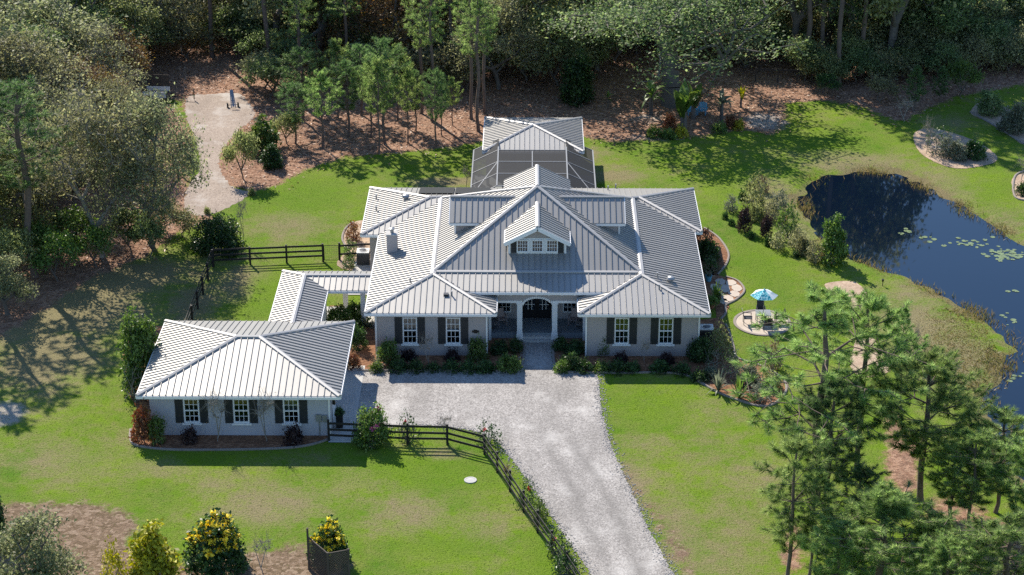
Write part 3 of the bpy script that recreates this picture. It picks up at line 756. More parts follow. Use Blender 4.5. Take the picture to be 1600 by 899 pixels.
for x in np.arange(-3.6, 5.0, 0.82): MB().box(x - .05, x + .05, 1.62, 1.98, zped - .27, zped - .14).build('rafter_tail', MT['trim'], H)
# front dormer
m = MB(); DY = 5.1
m.add([(HC - 1.75, DY, 4.6), (HC + 1.75, DY, 4.6), (HC + 1.75, DY, 5.80), (HC, DY, 6.70), (HC - 1.75, DY, 5.80), (HC - 1.75, DY + .15, 4.6), (HC + 1.75, DY + .15, 4.6), (HC + 1.75, DY + .15, 5.80), (HC, DY + .15, 6.70), (HC - 1.75, DY + .15, 5.80)],
      [(0, 1, 2, 3, 4), (9, 8, 7, 6, 5), (0, 4, 9, 5), (1, 6, 7, 2), (2, 7, 8, 3), (3, 8, 9, 4)])
m.box(HC - 1.75, HC - 1.6, DY + .15, 7.5, 4.6, 5.80).box(HC + 1.6, HC + 1.75, DY + .15, 7.5, 4.6, 5.80)
m.build('dormer_wall', MT['stucco'], H)
MB().box(HC - 1.35, HC + 1.35, DY - .04, DY - .003, 4.86, 5.95).build('dormer_window_surround', MT['trim'], H)
for cx in (-.40, HC, 1.525): 
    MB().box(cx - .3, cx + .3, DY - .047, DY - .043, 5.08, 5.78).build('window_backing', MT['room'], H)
    window(H, cx, 5.0, 5.86, .76, DY - .12, cols=4, rows=3, sill=False, mid=False)
for s in (-1, 1):
    x0, x1 = sorted((HC + s * 1.36, HC + s * 1.72)); shutter(H, x0, x1, 4.9, 5.82, DY)
    MB().bar((HC + s * 2.16, dyf - .02, dz0 - .10), (HC, dyf - .02, dz1 - .08), .06, .26).build('rake_board', MT['trim'], H)
    MB().box(*sorted((HC + s * 1.76, HC + s * 1.9)), DY - .02, DY + .14, 4.6, 5.75).build('corner_board', MT['trim'], H)
# side dormer walls and rear gable wall
for s in (-1, 1):
    x0, x1 = sorted((HC + s * 5.5, HC + s * 2.6)); xe = HC + s * 5.5
    m = MB().box(x0, x1, 8.72, 8.87, 4.2, 5.76).box(x0, x1, 11.83, 11.98, 4.2, 5.76)
    m.add([(xe, 8.87, 4.2), (xe, 11.83, 4.2), (xe, 11.83, 5.76), (xe, 10.35, 6.58), (xe, 8.87, 5.76)], [(0, 1, 2, 3, 4)])
    m.build('dormer_wall', MT['stucco'], H)
    MB().box(*sorted((xe - s * .06, xe + s * .06)), 8.66, 8.80, 4.3, 5.72).build('corner_board', MT['trim'], H)
    MB().bar((HC + s * 5.86, 8.3, 5.60), (HC + s * 3.9, 8.3, 5.60), .05, .16).build('fascia', MT['trim'], H)
    MB().bar((HC + s * 5.89, 8.28, 5.62), (HC + s * 5.89, 10.35, 6.70), .05, .2).build('rake_board', MT['trim'], H)
MB().add([(HC - 2.0, 14.0, 4.6), (HC + 2.0, 14.0, 4.6), (HC + 2.0, 14.0, 6.4), (HC, 14.0, 7.38), (HC - 2.0, 14.0, 6.4)], [(4, 3, 2, 1, 0)]).build('gable_wall', MT['stucco'], H)
# chimney and roof vents
ch = MB().box(-9.55, -8.85, 8.45, 9.15, 3.2, 4.72).build('chimney', MT['stucco'], H)
MB().box(-9.60, -8.80, 8.40, 9.20, 4.72, 4.80).build('chimney_crown', MT['concrete'], ch)
MB().lathe([(.12, 4.80), (.12, 5.02), (.2, 5.04), (.2, 5.1), (.05, 5.16)], 10, (-9.2, 8.8, 0)).build('chimney_flue', MT['metal_grey'], ch)
def roof_z(x, y):
    return min(ZE + s1 * min(x - XB if y > YBL else x - XL, YB - y), ZP) if x < XLp else ZE + s1 * min(XR - x, YB - y, y - Yf)
for px, py, kind in ((588, 312, 0), (588, 330, 0), (634, 312, 1), (641, 442, 0), (950, 298, 0), (962, 295, 0), (1027, 434, 0), (1048, 441, 1), (1030, 453, 0), (706, 463, 0), (697, 462, 2)):
    z = 3.6
    for _ in range(12):
        p = at(px, py, z); z = roof_z(p[0], p[1])
        if kind == 2 or (px, py) in ((706, 463), (641, 442), (1030, 453)): z = ZE + s1 * max(0, min(p[1] - Yf, 4.1)) if py > 445 else z
    m = MB()
    if kind == 0: m.lathe([(.09, -.1), (.05, .05), (.05, .32), (.07, .33), (.07, .36)], 8, (p[0], p[1], z)).build('vent_pipe', MT['metal_grey'], H)
    elif kind == 1: m.lathe([(.14, -.1), (.14, .12), (.24, .16), (.27, .26), (.2, .38), (.05, .42)], 12, (p[0], p[1], z)).build('turbine_vent', MT['metal_grey'], H)
    else: m.box(p[0] - .16, p[0] + .16, p[1] - .16, p[1] + .16, z - .1, z + .14).build('box_vent', MT['metal_dark'], H)
for x0 in (-7.9, -5.3):
    y0, y1 = YB - .35, YB - 3.2
    MB().slab([(x0, y1, ZE + s1 * (YB - y1) + .13), (x0 + 2.5, y1, ZE + s1 * (YB - y1) + .13), (x0 + 2.5, y0, ZE + s1 * (YB - y0) + .13), (x0, y0, ZE + s1 * (YB - y0) + .13)], .03).build('solar_panel', MT['black'], H)
# house number plaque
c = at_y(743, 518, WY)
MB().lathe([(.20, 0), (.20, .02), (.17, .03)], 16, (0, 0, 0), 'y').mesh('plaque')
pl = MB().box(-.22, .22, -.03, 0, -.07, .07).box(-.12, .12, -.028, 0, -.12, .12).build('address_plaque', MT['black'], H)
pl.location = (c[0], WY - .002, c[2])

# ---- garage
G = empty('garage_building', (0, 0, 0), 'detached grey garage with hipped metal roof and three shuttered windows', 'garage')
gr = Roof(G)
gx0, gx1, gy0, gy1, gz_ = -22.9, -11.0, -12.05, -1.5, 2.9
gh = (gy1 - gy0) / 2; gpk = gz_ + .26 * gh; gm = (gy0 + gy1) / 2
ra, rb = (gx0 + gh, gm, gpk), (gx1 - gh, gm, gpk)
gr.slope([(gx0, gy0, gz_), (gx1, gy0, gz_), rb, ra], (0, -1)); gr.slope([(gx0, gy1, gz_), (gx0, gy0, gz_), ra], (-1, 0))
gr.slope([(gx1, gy0, gz_), (gx1, gy1, gz_), rb], (1, 0)); gr.slope([(gx1, gy1, gz_), (gx0, gy1, gz_), ra, rb], (0, 1))
for a, b in (((gx0, gy0, gz_), ra), ((gx0, gy1, gz_), ra), ((gx1, gy0, gz_), rb), ((gx1, gy1, gz_), rb), (ra, rb)): gr.cap(a, b)
gr.finish()
for a, b in (((gx0, gy0), (gx1, gy0)), ((gx1, gy0), (gx1, gy1)), ((gx0, gy0), (gx0, gy1)), ((gx0, gy1), (gx1, gy1))): gutter(G, (*a, gz_), (*b, gz_))
gw = [(-19.85, .86, 2.42), (-16.92, .86, 2.42), (-13.97, .86, 2.42)]
w = MB(); wall_x(w, -22.3, -11.65, -11.42, .2, -.1, 2.95, [(cx - .45, cx + .45, a, b) for cx, a, b in gw]); w.build('wall', MT['stucco_garage'], G)
w = MB().box(-22.3, -22.1, -11.22, -2.1, -.1, 2.95).box(-22.3, -11.65, -2.1, -1.9, -.1, 2.95)
for y0, y1 in ((-11.22, -10.2), (-7.4, -6.2), (-3.4, -2.1)): w.box(-11.85, -11.65, y0, y1, -.1, 2.95)
w.box(-11.85, -11.65, -10.2, -7.4, 2.3, 2.95).box(-11.85, -11.65, -6.2, -3.4, 2.3, 2.95)
w.build('wall', MT['stucco_garage'], G)
for y0, y1 in ((-10.2, -7.4), (-6.2, -3.4)):
    d = MB()
    for k in range(4): d.box(-11.78, -11.73, y0, y1, .02 + k * .57, .56 + k * .57)
    d.build('garage_door', MT['trim'], G)
for cx, a, b in gw:
    window(G, cx, a, b, .9, -11.42, curtain='blind' if cx > -15 else None)
    shutter(G, cx - .97, cx - .49, a - .03, b + .05, -11.42); shutter(G, cx + .49, cx + .97, a - .03, b + .05, -11.42)
for x in (-11.72,): MB().box(x - .05, x + .05, -11.50, -11.423, 0, 2.8).build('downspout', MT['trim'], G)
mb_ = at_y(499, 662, -11.42)
MB().box(mb_[0] - .18, mb_[0] + .14, -11.56, -11.423, 1.0, 1.45).box(mb_[0] - .02, mb_[0] + .04, -11.5, -11.423, 0, 1.0).build('electric_meter_box', MT['metal_grey'], G)
MB().box(mb_[0] + .22, mb_[0] + .46, -11.54, -11.423, .95, 1.4).build('electric_meter_box', MT['metal_grey'], G)
MB().lathe([(.09, 0), (.11, .06), (.09, .3), (.13, .34), (.02, .42)], 8, (-11.5, -10.75, 1.75)).build('wall_lantern', MT['black'], G)
MB().box(-23.15, -22.92, -4.8, -4.5, 2.55, 2.75).build('flood_light', MT['trim'], G)

# ---- covered walk between garage and house
W = empty('covered_walkway', (0, 0, 0), 'roofed covered walk in an L shape linking garage to house', 'walkway')
wr = Roof(W)
bx0, bx1, bxm, byf, byb, bym, bz = -16.45, -13.2, -14.825, 4.0, 7.2, 5.6, 2.62
bpk = bz + .25 * 1.6
yend = gy1 - (bpk - gz_) / .26 if False else -2.1
wr.slope([(bx0, -1.3, bz), (bxm, -3.0, bpk), (bxm, bym, bpk), (bx0, byb, bz)][::-1], (-1, 0))
wr.slope([(bx1, -1.3, bz), (bx1, byf, bz), (bxm, bym, bpk), (bxm, -3.0, bpk)], (1, 0))
zi = XL + (bz - ZE) / s1
xi_e, xi_r = XL + .05, XL + max(.05, (bpk - ZE) / s1 + .05)
wr.slope([(bx1, byf, bz), (-9.85, byf, bz), (-9.85, bym, bpk), (bxm, bym, bpk)], (0, -1))
wr.slope([(bx0, byb, bz), (bxm, bym, bpk), (-9.85, bym, bpk), (-9.85, byb, bz)], (0, 1))
wr.cap((bx0, byb, bz), (bxm, bym, bpk)); wr.cap((bxm, bym, bpk), (-10.2, bym, bpk)); wr.cap((bxm, bym, bpk), (bxm, -2.2, bpk))
wr.finish()
for a, b in (((bx0, -1.4), (bx0, byb)), ((bx1, -1.4), (bx1, byf)), ((bx1, byf), (-10.4, byf)), ((bx0, byb), (-10.4, byb))): gutter(W, (*a, bz), (*b, bz))
for x, y in ((-16.1, 6.85), (-16.1, 2.9), (-13.5, 2.9), (-12.3, 6.9), (-13.5, 4.35), (-10.9, 4.35)): MB().box(x - .16, x + .16, y - .16, y + .16, 0, bz - .08).build('post', MT['trim'], W)
sheet('walkway_slab', np.array([(-16.4, -1.9), (-13.2, -1.9), (-13.2, 4.0), (-9.8, 4.0), (-9.8, 7.2), (-16.4, 7.2)]), 0.05, MT['concrete'])
sheet('utility_pad', np.array([(-12.6, 9.2), (-9.8, 9.2), (-9.8, 15.8), (-11.05, 15.8), (-12.3, 15.0)]), 0.045, MT['concrete'])

# ---- pool cabana and screened enclosure
K = empty('pool_cabana', (0, 0, 0), 'small cabana with hipped metal roof behind the pool screen', 'cabana')
kr = Roof(K)
kx0, kx1, ky0, ky1, kz, ka = -3.55, 4.2, 30.0, 38.0, 2.95, (0.3, 34.0, 3.72)
kr.slope([(kx0, ky0, kz), (kx1, ky0, kz), ka], (0, -1)); kr.slope([(kx0, ky1, kz), (kx0, ky0, kz), ka], (-1, 0)); kr.slope([(kx1, ky0, kz), (kx1, ky1, kz), ka], (1, 0)); kr.slope([(kx1, ky1, kz), (kx0, ky1, kz), ka], (0, 1))
for a in ((kx0, ky0), (kx1, ky0), (kx0, ky1), (kx1, ky1)): kr.cap((*a, kz), ka)
kr.finish()
for a, b in (((kx0, ky0), (kx1, ky0)), ((kx1, ky0), (kx1, ky1)), ((kx0, ky0), (kx0, ky1))): gutter(K, (*a, kz), (*b, kz))
w = MB(); wall_x(w, -3.1, 3.75, 32.5, .2, 0, 3.0, [(-2.3, -.9, .5, 2.5), (-.4, 1.0, .5, 2.5), (1.5, 2.9, .5, 2.5)])
w.box(-3.1, -2.9, 32.7, 37.5, 0, 3).box(3.55, 3.75, 32.7, 37.5, 0, 3).box(-3.1, 3.75, 37.5, 37.7, 0, 3)
w.build('wall', MT['stucco'], K)
for cx in (-1.6, .3, 2.2): window(K, cx, .5, 2.5, 1.4, 32.5, cols=2, rows=1, sill=False, mid=False)
for x in (-3.2, .3, 3.85): MB().box(x - .12, x + .12, 30.4, 30.64, 0, 2.9).build('post', MT['trim'], K)
S = empty('screen_enclosure', (0, 0, 0), 'dark mesh pool screen enclosure with thin frame behind the house', 'screen enclosure')
ex0, ex1, ix0, ix1, ey0, ey1, ez0, ez1 = -4.3, 4.95, -2.35, 2.85, 21.5, 31.8, 2.4, 3.35
ysn = np.linspace(ey0, ey1, 5)
def spanel(pts):
    MB().add(pts, [tuple(range(len(pts)))]).build('screen_panel', MT['screen'], S)
def sbar(p, q, w=.07): MB().bar(p, q, w, w).build('frame_bar', MT['cage_frame'], S)
for a, b in zip(ysn[:-1], ysn[1:]):
    for ox, ix in ((ex0, ix0), (ex1, ix1)):
        spanel([(ox, a, 0.3), (ox, b, 0.3), (ox, b, ez0), (ox, a, ez0)])
        spanel([(ox, a, ez0), (ox, b, ez0), (ix, b, ez1), (ix, a, ez1)])
    if b < 29.9: spanel([(ix0, a, ez1), (ix1, a, ez1), (ix1, b, ez1), (ix0, b, ez1)])
for y in ysn:
    for ox, ix in ((ex0, ix0), (ex1, ix1)):
        sbar((ox, y, 0), (ox, y, ez0)); sbar((ox, y, ez0), (ix, y, ez1))
    if y < 29.9: sbar((ix0, y, ez1), (ix1, y, ez1))
for ox, ix in ((ex0, ix0), (ex1, ix1)):
    sbar((ox, ey0, ez0), (ox, ey1, ez0), .1); sbar((ix, ey0, ez1), (ix, 29.9, ez1), .1); sbar((ox, ey0, 1.1), (ox, ey1, 1.1))
    sbar((ox, ysn[0], ez0), (ix, ysn[2], ez1), .06)
sbar(((ix0 + ix1) / 2, ey0, ez1), ((ix0 + ix1) / 2, 29.0, ez1))
sheet('pool_deck', np.array([(-4.5, 21.1), (5.15, 21.1), (5.15, 32.5), (-4.5, 32.5)]), 0.06, MT['porch_floor'])
sheet('pool_water', np.array([(-2.2, 23.2), (2.9, 23.2), (2.9, 29.2), (-2.2, 29.2)]), 0.066, MT['water'])
# ------------------------------------------------------------------ plants: shapes
def unit(v): return v / np.maximum(np.linalg.norm(v, axis=-1, keepdims=True), 1e-9)
def tubes(p0, p1, r0, r1, n=5):
    p0, p1 = np.asarray(p0, float), np.asarray(p1, float)
    d = unit(p1 - p0)
    ref = np.where(np.abs(d[:, 2:3]) > .9, np.array([[1., 0, 0]]), np.array([[0, 0, 1.]]))
    a = unit(np.cross(d, ref)); b = np.cross(d, a)
    t = np.arange(n) * 2 * math.pi / n
    ring = np.cos(t)[None, :, None] * a[:, None] + np.sin(t)[None, :, None] * b[:, None]
    v = np.concatenate([p0[:, None] + ring * np.asarray(r0)[:, None, None], p1[:, None] + ring * np.asarray(r1)[:, None, None]], 1)
    k = len(p0); i = np.arange(n); j = (i + 1) % n
    f = np.stack([i, j, n + j, n + i], 1)[None] + (np.arange(k) * 2 * n)[:, None, None]
    return v.reshape(-1, 3), f.reshape(-1, 4)
def skeleton(trunk, attr, rng, step=1.0, jit=.1, pen=.5, sag=0.0):
    pos = [np.array(p, float) for p in trunk]; par = [-1] + list(range(len(trunk) - 1)); path = [0.0]
    for i in range(1, len(trunk)): path.append(path[-1] + np.linalg.norm(pos[i] - pos[i - 1]))
    order = np.argsort(np.linalg.norm(attr - pos[-1], axis=1) + rng.uniform(0, .3, len(attr)))
    tips = []
    for k in order:
        a = attr[k]; Pn = np.array(pos); d = np.linalg.norm(Pn - a, axis=1)
        cost = d + .22 * np.array(path) + pen * np.maximum(0, Pn[:, 2] - a[2] + .2)
        j = int(np.argmin(cost)); n = max(1, int(d[j] / step)); base = pos[j]
        for q in range(1, n + 1):
            t = q / n; p = base + (a - base) * t
            if q < n: p = p + rng.normal(0, jit, 3) + np.array([0, 0, -sag * 4 * t * (1 - t) * d[j]])
            pos.append(p); par.append(j if q == 1 else len(pos) - 2); path.append(path[par[-1]] + np.linalg.norm(p - pos[par[-1]]))
        tips.append(len(pos) - 1)
    return np.array(pos), np.array(par), np.array(tips)
def wood(pos, par, tips, R0, rmin, ntrunk, n=5, power=.5):
    cnt = np.zeros(len(pos)); cnt[tips] = 1
    for i in range(len(pos) - 1, 0, -1): cnt[par[i]] += cnt[i]
    r = np.maximum(rmin, R0 * (np.maximum(cnt, 1) / max(cnt[0], 1)) ** power)
    for i in range(ntrunk): r[i] = max(r[i], R0 * (1 - .55 * i / max(1, ntrunk - 1)) * (1.25 if i == 0 else 1))
    i = np.arange(1, len(pos)); p = par[i]
    r0 = np.where(i < ntrunk, r[p], np.minimum(r[p], r[i] * 1.6))
    return tubes(pos[p], pos[i], r0, r[i], n)
def leaves(c, per, spread, size, rng, flat=.7, asp=.55, up=.4, dirs=None):
    n = len(c); N = n * per
    cc = np.repeat(c, per, 0) + rng.normal(0, 1, (N, 3)) * np.array([spread, spread, spread * flat])
    nr = rng.normal(0, 1, (N, 3)); nr[:, 2] = np.abs(nr[:, 2]) + up; nr = unit(nr)
    a = unit(np.cross(nr, rng.normal(0, 1, (N, 3)))); b = np.cross(nr, a)
    L = (size * rng.uniform(.45, 1.6, N))[:, None]
    v = np.stack([cc - a * L, cc + b * L * asp + nr * L * .12, cc + a * L, cc - b * L * asp + nr * L * .12], 1).reshape(-1, 3)
    f = np.arange(N * 4).reshape(-1, 4)
    rnd = np.clip(np.repeat(rng.normal(.5, .27, n), per) + rng.normal(0, .2, N), 0, 1)
    return v, f, rnd
def needles(tip, d, per, length, width, rng, spread=.75, back=.34):
    """bottlebrush of needles round the last stretch of each twig, one thin triangle each"""
    n = len(tip); N = n * per
    D = np.repeat(d, per, 0)
    rad = rng.normal(0, 1, (N, 3)); rad = unit(rad - D * np.sum(rad * D, 1, keepdims=True))
    t = rng.random(N)[:, None]
    dd = unit(D * (.25 + 1.1 * t ** 2) + rad * (1.05 - .55 * t) + rng.normal(0, .12, (N, 3)))
    o = np.repeat(tip, per, 0) - D * back * (1 - t)
    sc = np.repeat(rng.uniform(.75, 1.2, n), per)[:, None]
    s_ = unit(np.cross(dd, rng.normal(0, 1, (N, 3)))) * width / 2
    L = length * sc * rng.uniform(.75, 1.1, (N, 1))
    end = o + dd * L - np.array([0, 0, 1.]) * L * .10
    v = np.stack([o + s_, o - s_, end + s_ * .5], 1).reshape(-1, 3)
    rnd = np.clip(np.repeat(rng.normal(.5, .22, n), per) + rng.normal(0, .2, N), 0, 1)
    return v, np.arange(N * 3).reshape(-1, 3), rnd
PROTO = {}
def proto(key, parts):
    """parts: [(name, verts, faces, rnd, default material key)]"""
    allv = np.concatenate([p[1] for p in parts])
    h = np.percentile(allv[:, 2], 99.6); rr = np.hypot(allv[:, 0], allv[:, 1]); wd = 2 * np.percentile(rr, 97)
    PROTO[key] = ([(nm, mesh_np(key + '_' + nm, v, f, None, rn), mk) for nm, v, f, rn, mk in parts], h, wd)

def lobes_attr(rng, lobes, per, inner=.45):
    out = []
    for (c, r) in lobes:
        d = unit(rng.normal(0, 1, (per, 3))); d[:, 2] = np.where(rng.random(per) < .7, np.abs(d[:, 2]), d[:, 2])
        out.append(np.array(c) + d * np.array(r) * (inner + (1 - inner) * rng.random((per, 1)) ** .6))
    return np.concatenate(out)
def make_oak(key, seed, H=11., Rc=5., nl=11, per=26, leaf=22, size=.145, spread=.46, trunkh=.24, R0=.34, lean=.4, low=.42, bark='bark_oak', leafmat='leaf_oak', twigs=0, limbs_n=6):
    rng = np.random.default_rng(seed)
    lob = []
    for i in range(nl):
        a = 2.4 * i + rng.uniform(-.6, .6); q = math.sqrt((i + .5) / nl) * rng.uniform(.8, 1.15); z = H * (low + (.86 - low) * (1 - min(1, q * q) * .75) + rng.uniform(-.10, .09))
        lr = Rc * rng.uniform(.20, .46)
        z = max(z, lr * .5)
        lob.append(((math.cos(a) * q * (Rc - lr * .5), math.sin(a) * q * (Rc - lr * .5), z), (lr, lr * rng.uniform(.8, 1.2), lr * rng.uniform(.5, .85))))
    at_ = lobes_attr(rng, lob, per)
    th = H * trunkh
    tr = [(0, 0, -.2), (lean * .2, 0, th * .35), (lean * .5, .1, th * .7), (lean * .9, .15, th)]
    pos, par, tips = skeleton(tr, at_, rng, 1.1, .16, .35)
    v, f = wood(pos, par, tips, R0, .022, 4)
    parts = [('trunk', v, f, None, bark)]
    c = pos[tips]
    if twigs:
        N = len(c) * twigs; s = np.repeat(c, twigs, 0); e = s + rng.normal(0, .55, (N, 3)) + np.array([0, 0, .15])
        v2, f2 = tubes(s, e, np.full(N, .017), np.full(N, .008), 3)
        v, f = np.concatenate([v, v2]), np.concatenate([f, f2 + len(v)])
        parts = [('trunk', v, f, None, bark)]
        c = np.concatenate([c, e[rng.random(N) < .5]])
    if leaf:
        v, f, rn = leaves(c, leaf, spread, size, rng)
        parts.append(('crown', v, f, rn, leafmat))
    proto(key, parts)
def make_pine(key, seed, H, base, Rmax, nwh, nb, tufts, per, nl, nw, R0, shape='ovoid', up=.35, spread=.6, openness=.45):
    rng = np.random.default_rng(seed)
    at_ = []; zz = np.linspace(base * H, H * .97, nwh)
    for i, z in enumerate(zz):
        t = (z - base * H) / (H - base * H)
        if shape == 'cone': r = Rmax * (1 - t) ** .75 * (.55 + .45 * min(1, t * 5)) + .12
        elif shape == 'flat': r = Rmax * (.35 + .9 * math.sin(min(1, t * 1.15 + .12) * math.pi) ** .7) * (1 - .25 * t)
        else: r = Rmax * (math.sin(math.pi * (.12 + .85 * t)) ** .75) + .1
        a0 = rng.uniform(0, 6.28)
        for k in range(nb):
            a = a0 + 6.283 * k / nb + rng.normal(0, .3); rl = r * rng.uniform(.6, 1.12)
            dr = np.array([math.cos(a), math.sin(a), 0]); sd = np.array([-dr[1], dr[0], 0])
            for q in range(tufts):
                s = openness + (1 - openness) * (q / max(1, tufts - 1)) if tufts > 1 else 1
                at_.append(np.array([0, 0, z]) + dr * rl * s + sd * rng.normal(0, .18 * rl * s + .05) + np.array([0, 0, rl * s * up + rng.normal(0, .1 + .05 * rl)]))
    at_.append(np.array([0, 0, H])); at_ = np.array(at_)
    nt = 9
    tr = [(0.10 * math.sin(i * 1.3 + seed) * H / 12, .08 * math.cos(i * 1.7 + seed) * H / 12, -.2 + H * .97 * i / (nt - 1)) for i in range(nt)]
    pos, par, tips = skeleton(tr, at_, rng, .8, .06, .9, .05)
    v, f = wood(pos, par, tips, R0, .016, nt, 6, .55)
    d = unit(unit(pos[tips] - pos[par[tips]]) + np.array([0, 0, .45]))
    v2, f2, rn = needles(pos[tips], d, per, nl, nw, rng, spread)
    proto(key, [('trunk', v, f, None, 'bark_pine'), ('crown', v2, f2, rn, 'leaf_pine')])
def make_shrub(key, seed, H=1.5, W=1.6, n=70, leaf=34, size=.07, spread=.14, leafmat='leaf_dark', stems=True, dome=.55, flower=0, low=.12, fsize=.07):
    rng = np.random.default_rng(seed)
    d = unit(rng.normal(0, 1, (n, 3))); d[:, 2] = np.abs(d[:, 2]) * 1.1 - .12
    bump = 1 + .22 * np.sin(d[:, 0] * 5 + seed) * np.cos(d[:, 1] * 4 + seed * 2) + rng.normal(0, .08, n)
    rr = (dome + (1 - dome) * rng.random(n) ** .5) * bump
    at_ = np.stack([d[:, 0] * rr * W / 2, d[:, 1] * rr * W / 2, H * low + np.clip(d[:, 2], -.1, 1.2) * rr * H * (1 - low) * .95], 1)
    parts = []
    pos, par, tips = skeleton([(0, 0, -.05), (0, 0, H * .12)], at_, rng, H * .25, H * .03, .3)
    v, f = wood(pos, par, tips, H * .03 + .012, .007, 2, 4)
    parts.append(('stem', v, f, None, 'bark_pale'))
    if leaf:
        v, f, rn = leaves(pos[tips], leaf, spread, size, rng, flat=.85)
        parts.append(('foliage', v, f, rn, leafmat))
    if flower:
        top = pos[tips][(pos[tips][:, 2] > H * .45) & (rng.random(len(tips)) < flower)]
        v, f, rn = leaves(top + np.array([0, 0, spread * .6]), 26, spread * .55, fsize, rng, asp=.8)
        parts.append(('blossom', v, f, rn, 'flower'))
    proto(key, parts)
def make_fronds(key, seed, n, L, wd, up=(.4, 1.4), droop=.5, mk='leaf_dark', segs=5, stem=0.0):
    rng = np.random.default_rng(seed); V = []; Fc = []; rn = []
    for i in range(n):
        a = rng.uniform(0, 6.283); e = rng.uniform(*up); l = L * rng.uniform(.65, 1.1); h = np.array([math.cos(a), math.sin(a), 0]); s = np.array([-h[1], h[0], 0])
        b = len(V); r = rng.random()
        for k in range(segs + 1):
            t = k / segs; w_ = wd * math.sin(math.pi * (.08 + .9 * t) ** .8) * .5 + .002
            p = h * (math.cos(e) * l * t + .03) + np.array([0, 0, stem * (.6 + .4 * r) + math.sin(e) * l * t - droop * l * t * t])
            V += [p - s * w_, p + s * w_ + np.array([0, 0, w_ * .3])]
            if k: Fc.append((b + 2 * k - 2, b + 2 * k - 1, b + 2 * k + 1, b + 2 * k)); rn.append(min(1, r * .8 + rng.random() * .2))
    parts = []
    if stem > 0:
        m = 4; p0 = rng.normal(0, .06, (m, 3)); p0[:, 2] = -.05; p1 = p0 * 1.0; p1[:, 2] = stem
        v, f = tubes(p0, p1, np.full(m, .09), np.full(m, .05)); parts.append(('stem', v, f, None, 'bark_oak'))
    parts.append(('foliage', np.array(V), np.array(Fc), np.array(rn), mk))
    proto(key, parts)

L = mat_leaf
MT['leaf_oak'] = L('oak_leaves', [(.13, .155, .06), (.25, .28, .115), (.40, .43, .21)], .55)
MT['leaf_oak_grey'] = L('grey_oak_leaves', [(.13, .15, .075), (.23, .255, .13), (.37, .39, .22)], .55)
MT['leaf_oak_dark'] = L('dark_oak_leaves', [(.09, .14, .055), (.17, .23, .095), (.30, .36, .17)], .55)
MT['leaf_olive'] = L('olive_winter_leaves', [(.15, .155, .075), (.26, .26, .13), (.40, .40, .22)], .55)
MT['leaf_autumn'] = L('russet_leaves', [(.12, .06, .03), (.20, .12, .045), (.28, .20, .06)], .35)
MT['leaf_pine'] = L('pine_needles', [(.10, .17, .055), (.235, .33, .115), (.42, .52, .22)], .66)
MT['leaf_pine_bright'] = L('young_pine_needles', [(.06, .125, .045), (.13, .215, .08), (.25, .35, .15)], .55)
MT['leaf_dark'] = L('dark_green_leaves', [(.016, .042, .012), (.04, .085, .024), (.10, .18, .05)], .35, .4)
MT['leaf_mid'] = L('mid_green_leaves', [(.05, .095, .02), (.11, .18, .04), (.21, .30, .08)], .4, .45)
MT['leaf_yellowgreen'] = L('yellow_green_leaves', [(.18, .18, .015), (.36, .34, .025), (.55, .50, .05)], .3)
MT['leaf_greygreen'] = L('grey_green_leaves', [(.085, .10, .065), (.15, .17, .115), (.26, .28, .20)], .4)
MT['leaf_bronze'] = L('bronze_leaves', [(.14, .045, .025), (.24, .09, .045), (.30, .19, .07)], .3)
MT['leaf_burgundy'] = L('burgundy_leaves', [(.018, .012, .014), (.04, .02, .022), (.07, .04, .035)], .2)
MT['leaf_tan'] = L('tan_grass', [(.16, .12, .06), (.27, .21, .11), (.38, .32, .18)], .3)
MT['leaf_reed'] = L('reed_leaves', [(.14, .17, .04), (.24, .20, .08), (.34, .26, .13)], .4)
MT['flower_yellow'] = L('yellow_blossom', [(.80, .54, .03), (.92, .72, .05), (.95, .82, .15)], .2)
MT['flower_pink'] = L('pink_blossom', [(.35, .03, .12), (.55, .06, .22), (.65, .15, .32)], .2)
MT['flower_red'] = L('red_blossom', [(.38, .012, .02), (.55, .03, .04), (.65, .10, .10)], .2)
MT['flower'] = MT['flower_yellow']

make_oak('oak_a', 11, low=.2, nl=15, per=24, Rc=4.4, H=10); make_oak('oak_b', 12, H=11, Rc=5.2, nl=17, low=.18, per=24); make_oak('oak_c', 13, H=8.5, Rc=4.2, nl=13, per=24, low=.15)
make_oak('oak_d', 14, H=12, Rc=4.4, nl=15, low=.26, lean=-.5, per=24)
make_oak('liveoak', 15, H=12, Rc=7.6, nl=26, per=24, leaf=32, low=.40, R0=.6, lean=1.8, trunkh=.36, size=.105)
make_oak('sparse_a', 16, H=10, Rc=4.6, nl=16, per=18, leaf=9, size=.11, spread=.36, twigs=4, low=.12, trunkh=.18, R0=.2, bark='bark_pale', leafmat='leaf_olive')
make_oak('sparse_b', 17, H=11, Rc=4.2, nl=15, per=18, leaf=8, size=.11, spread=.36, twigs=4, low=.14, trunkh=.18, R0=.2, bark='bark_pale', leafmat='leaf_olive')
make_oak('sparse_c', 26, H=10, Rc=5.2, nl=22, per=20, leaf=15, size=.095, spread=.40, twigs=3, low=.10, trunkh=.16, R0=.24, bark='bark_oak', leafmat='leaf_olive')
make_oak('bare_small', 18, H=3.4, Rc=1.3, nl=6, per=9, leaf=0, twigs=2, trunkh=.12, R0=.06, low=.45, lean=.05, bark='bark_pale')
make_oak('understory_a', 19, H=4.2, Rc=2.4, nl=7, per=20, leaf=26, size=.12, spread=.38, trunkh=.15, R0=.1, low=.28, leafmat='leaf_oak_dark')
make_oak('understory_b', 20, H=3.2, Rc=2.2, nl=6, per=16, leaf=16, size=.11, spread=.38, trunkh=.1, R0=.08, low=.25, twigs=1, leafmat='leaf_olive')
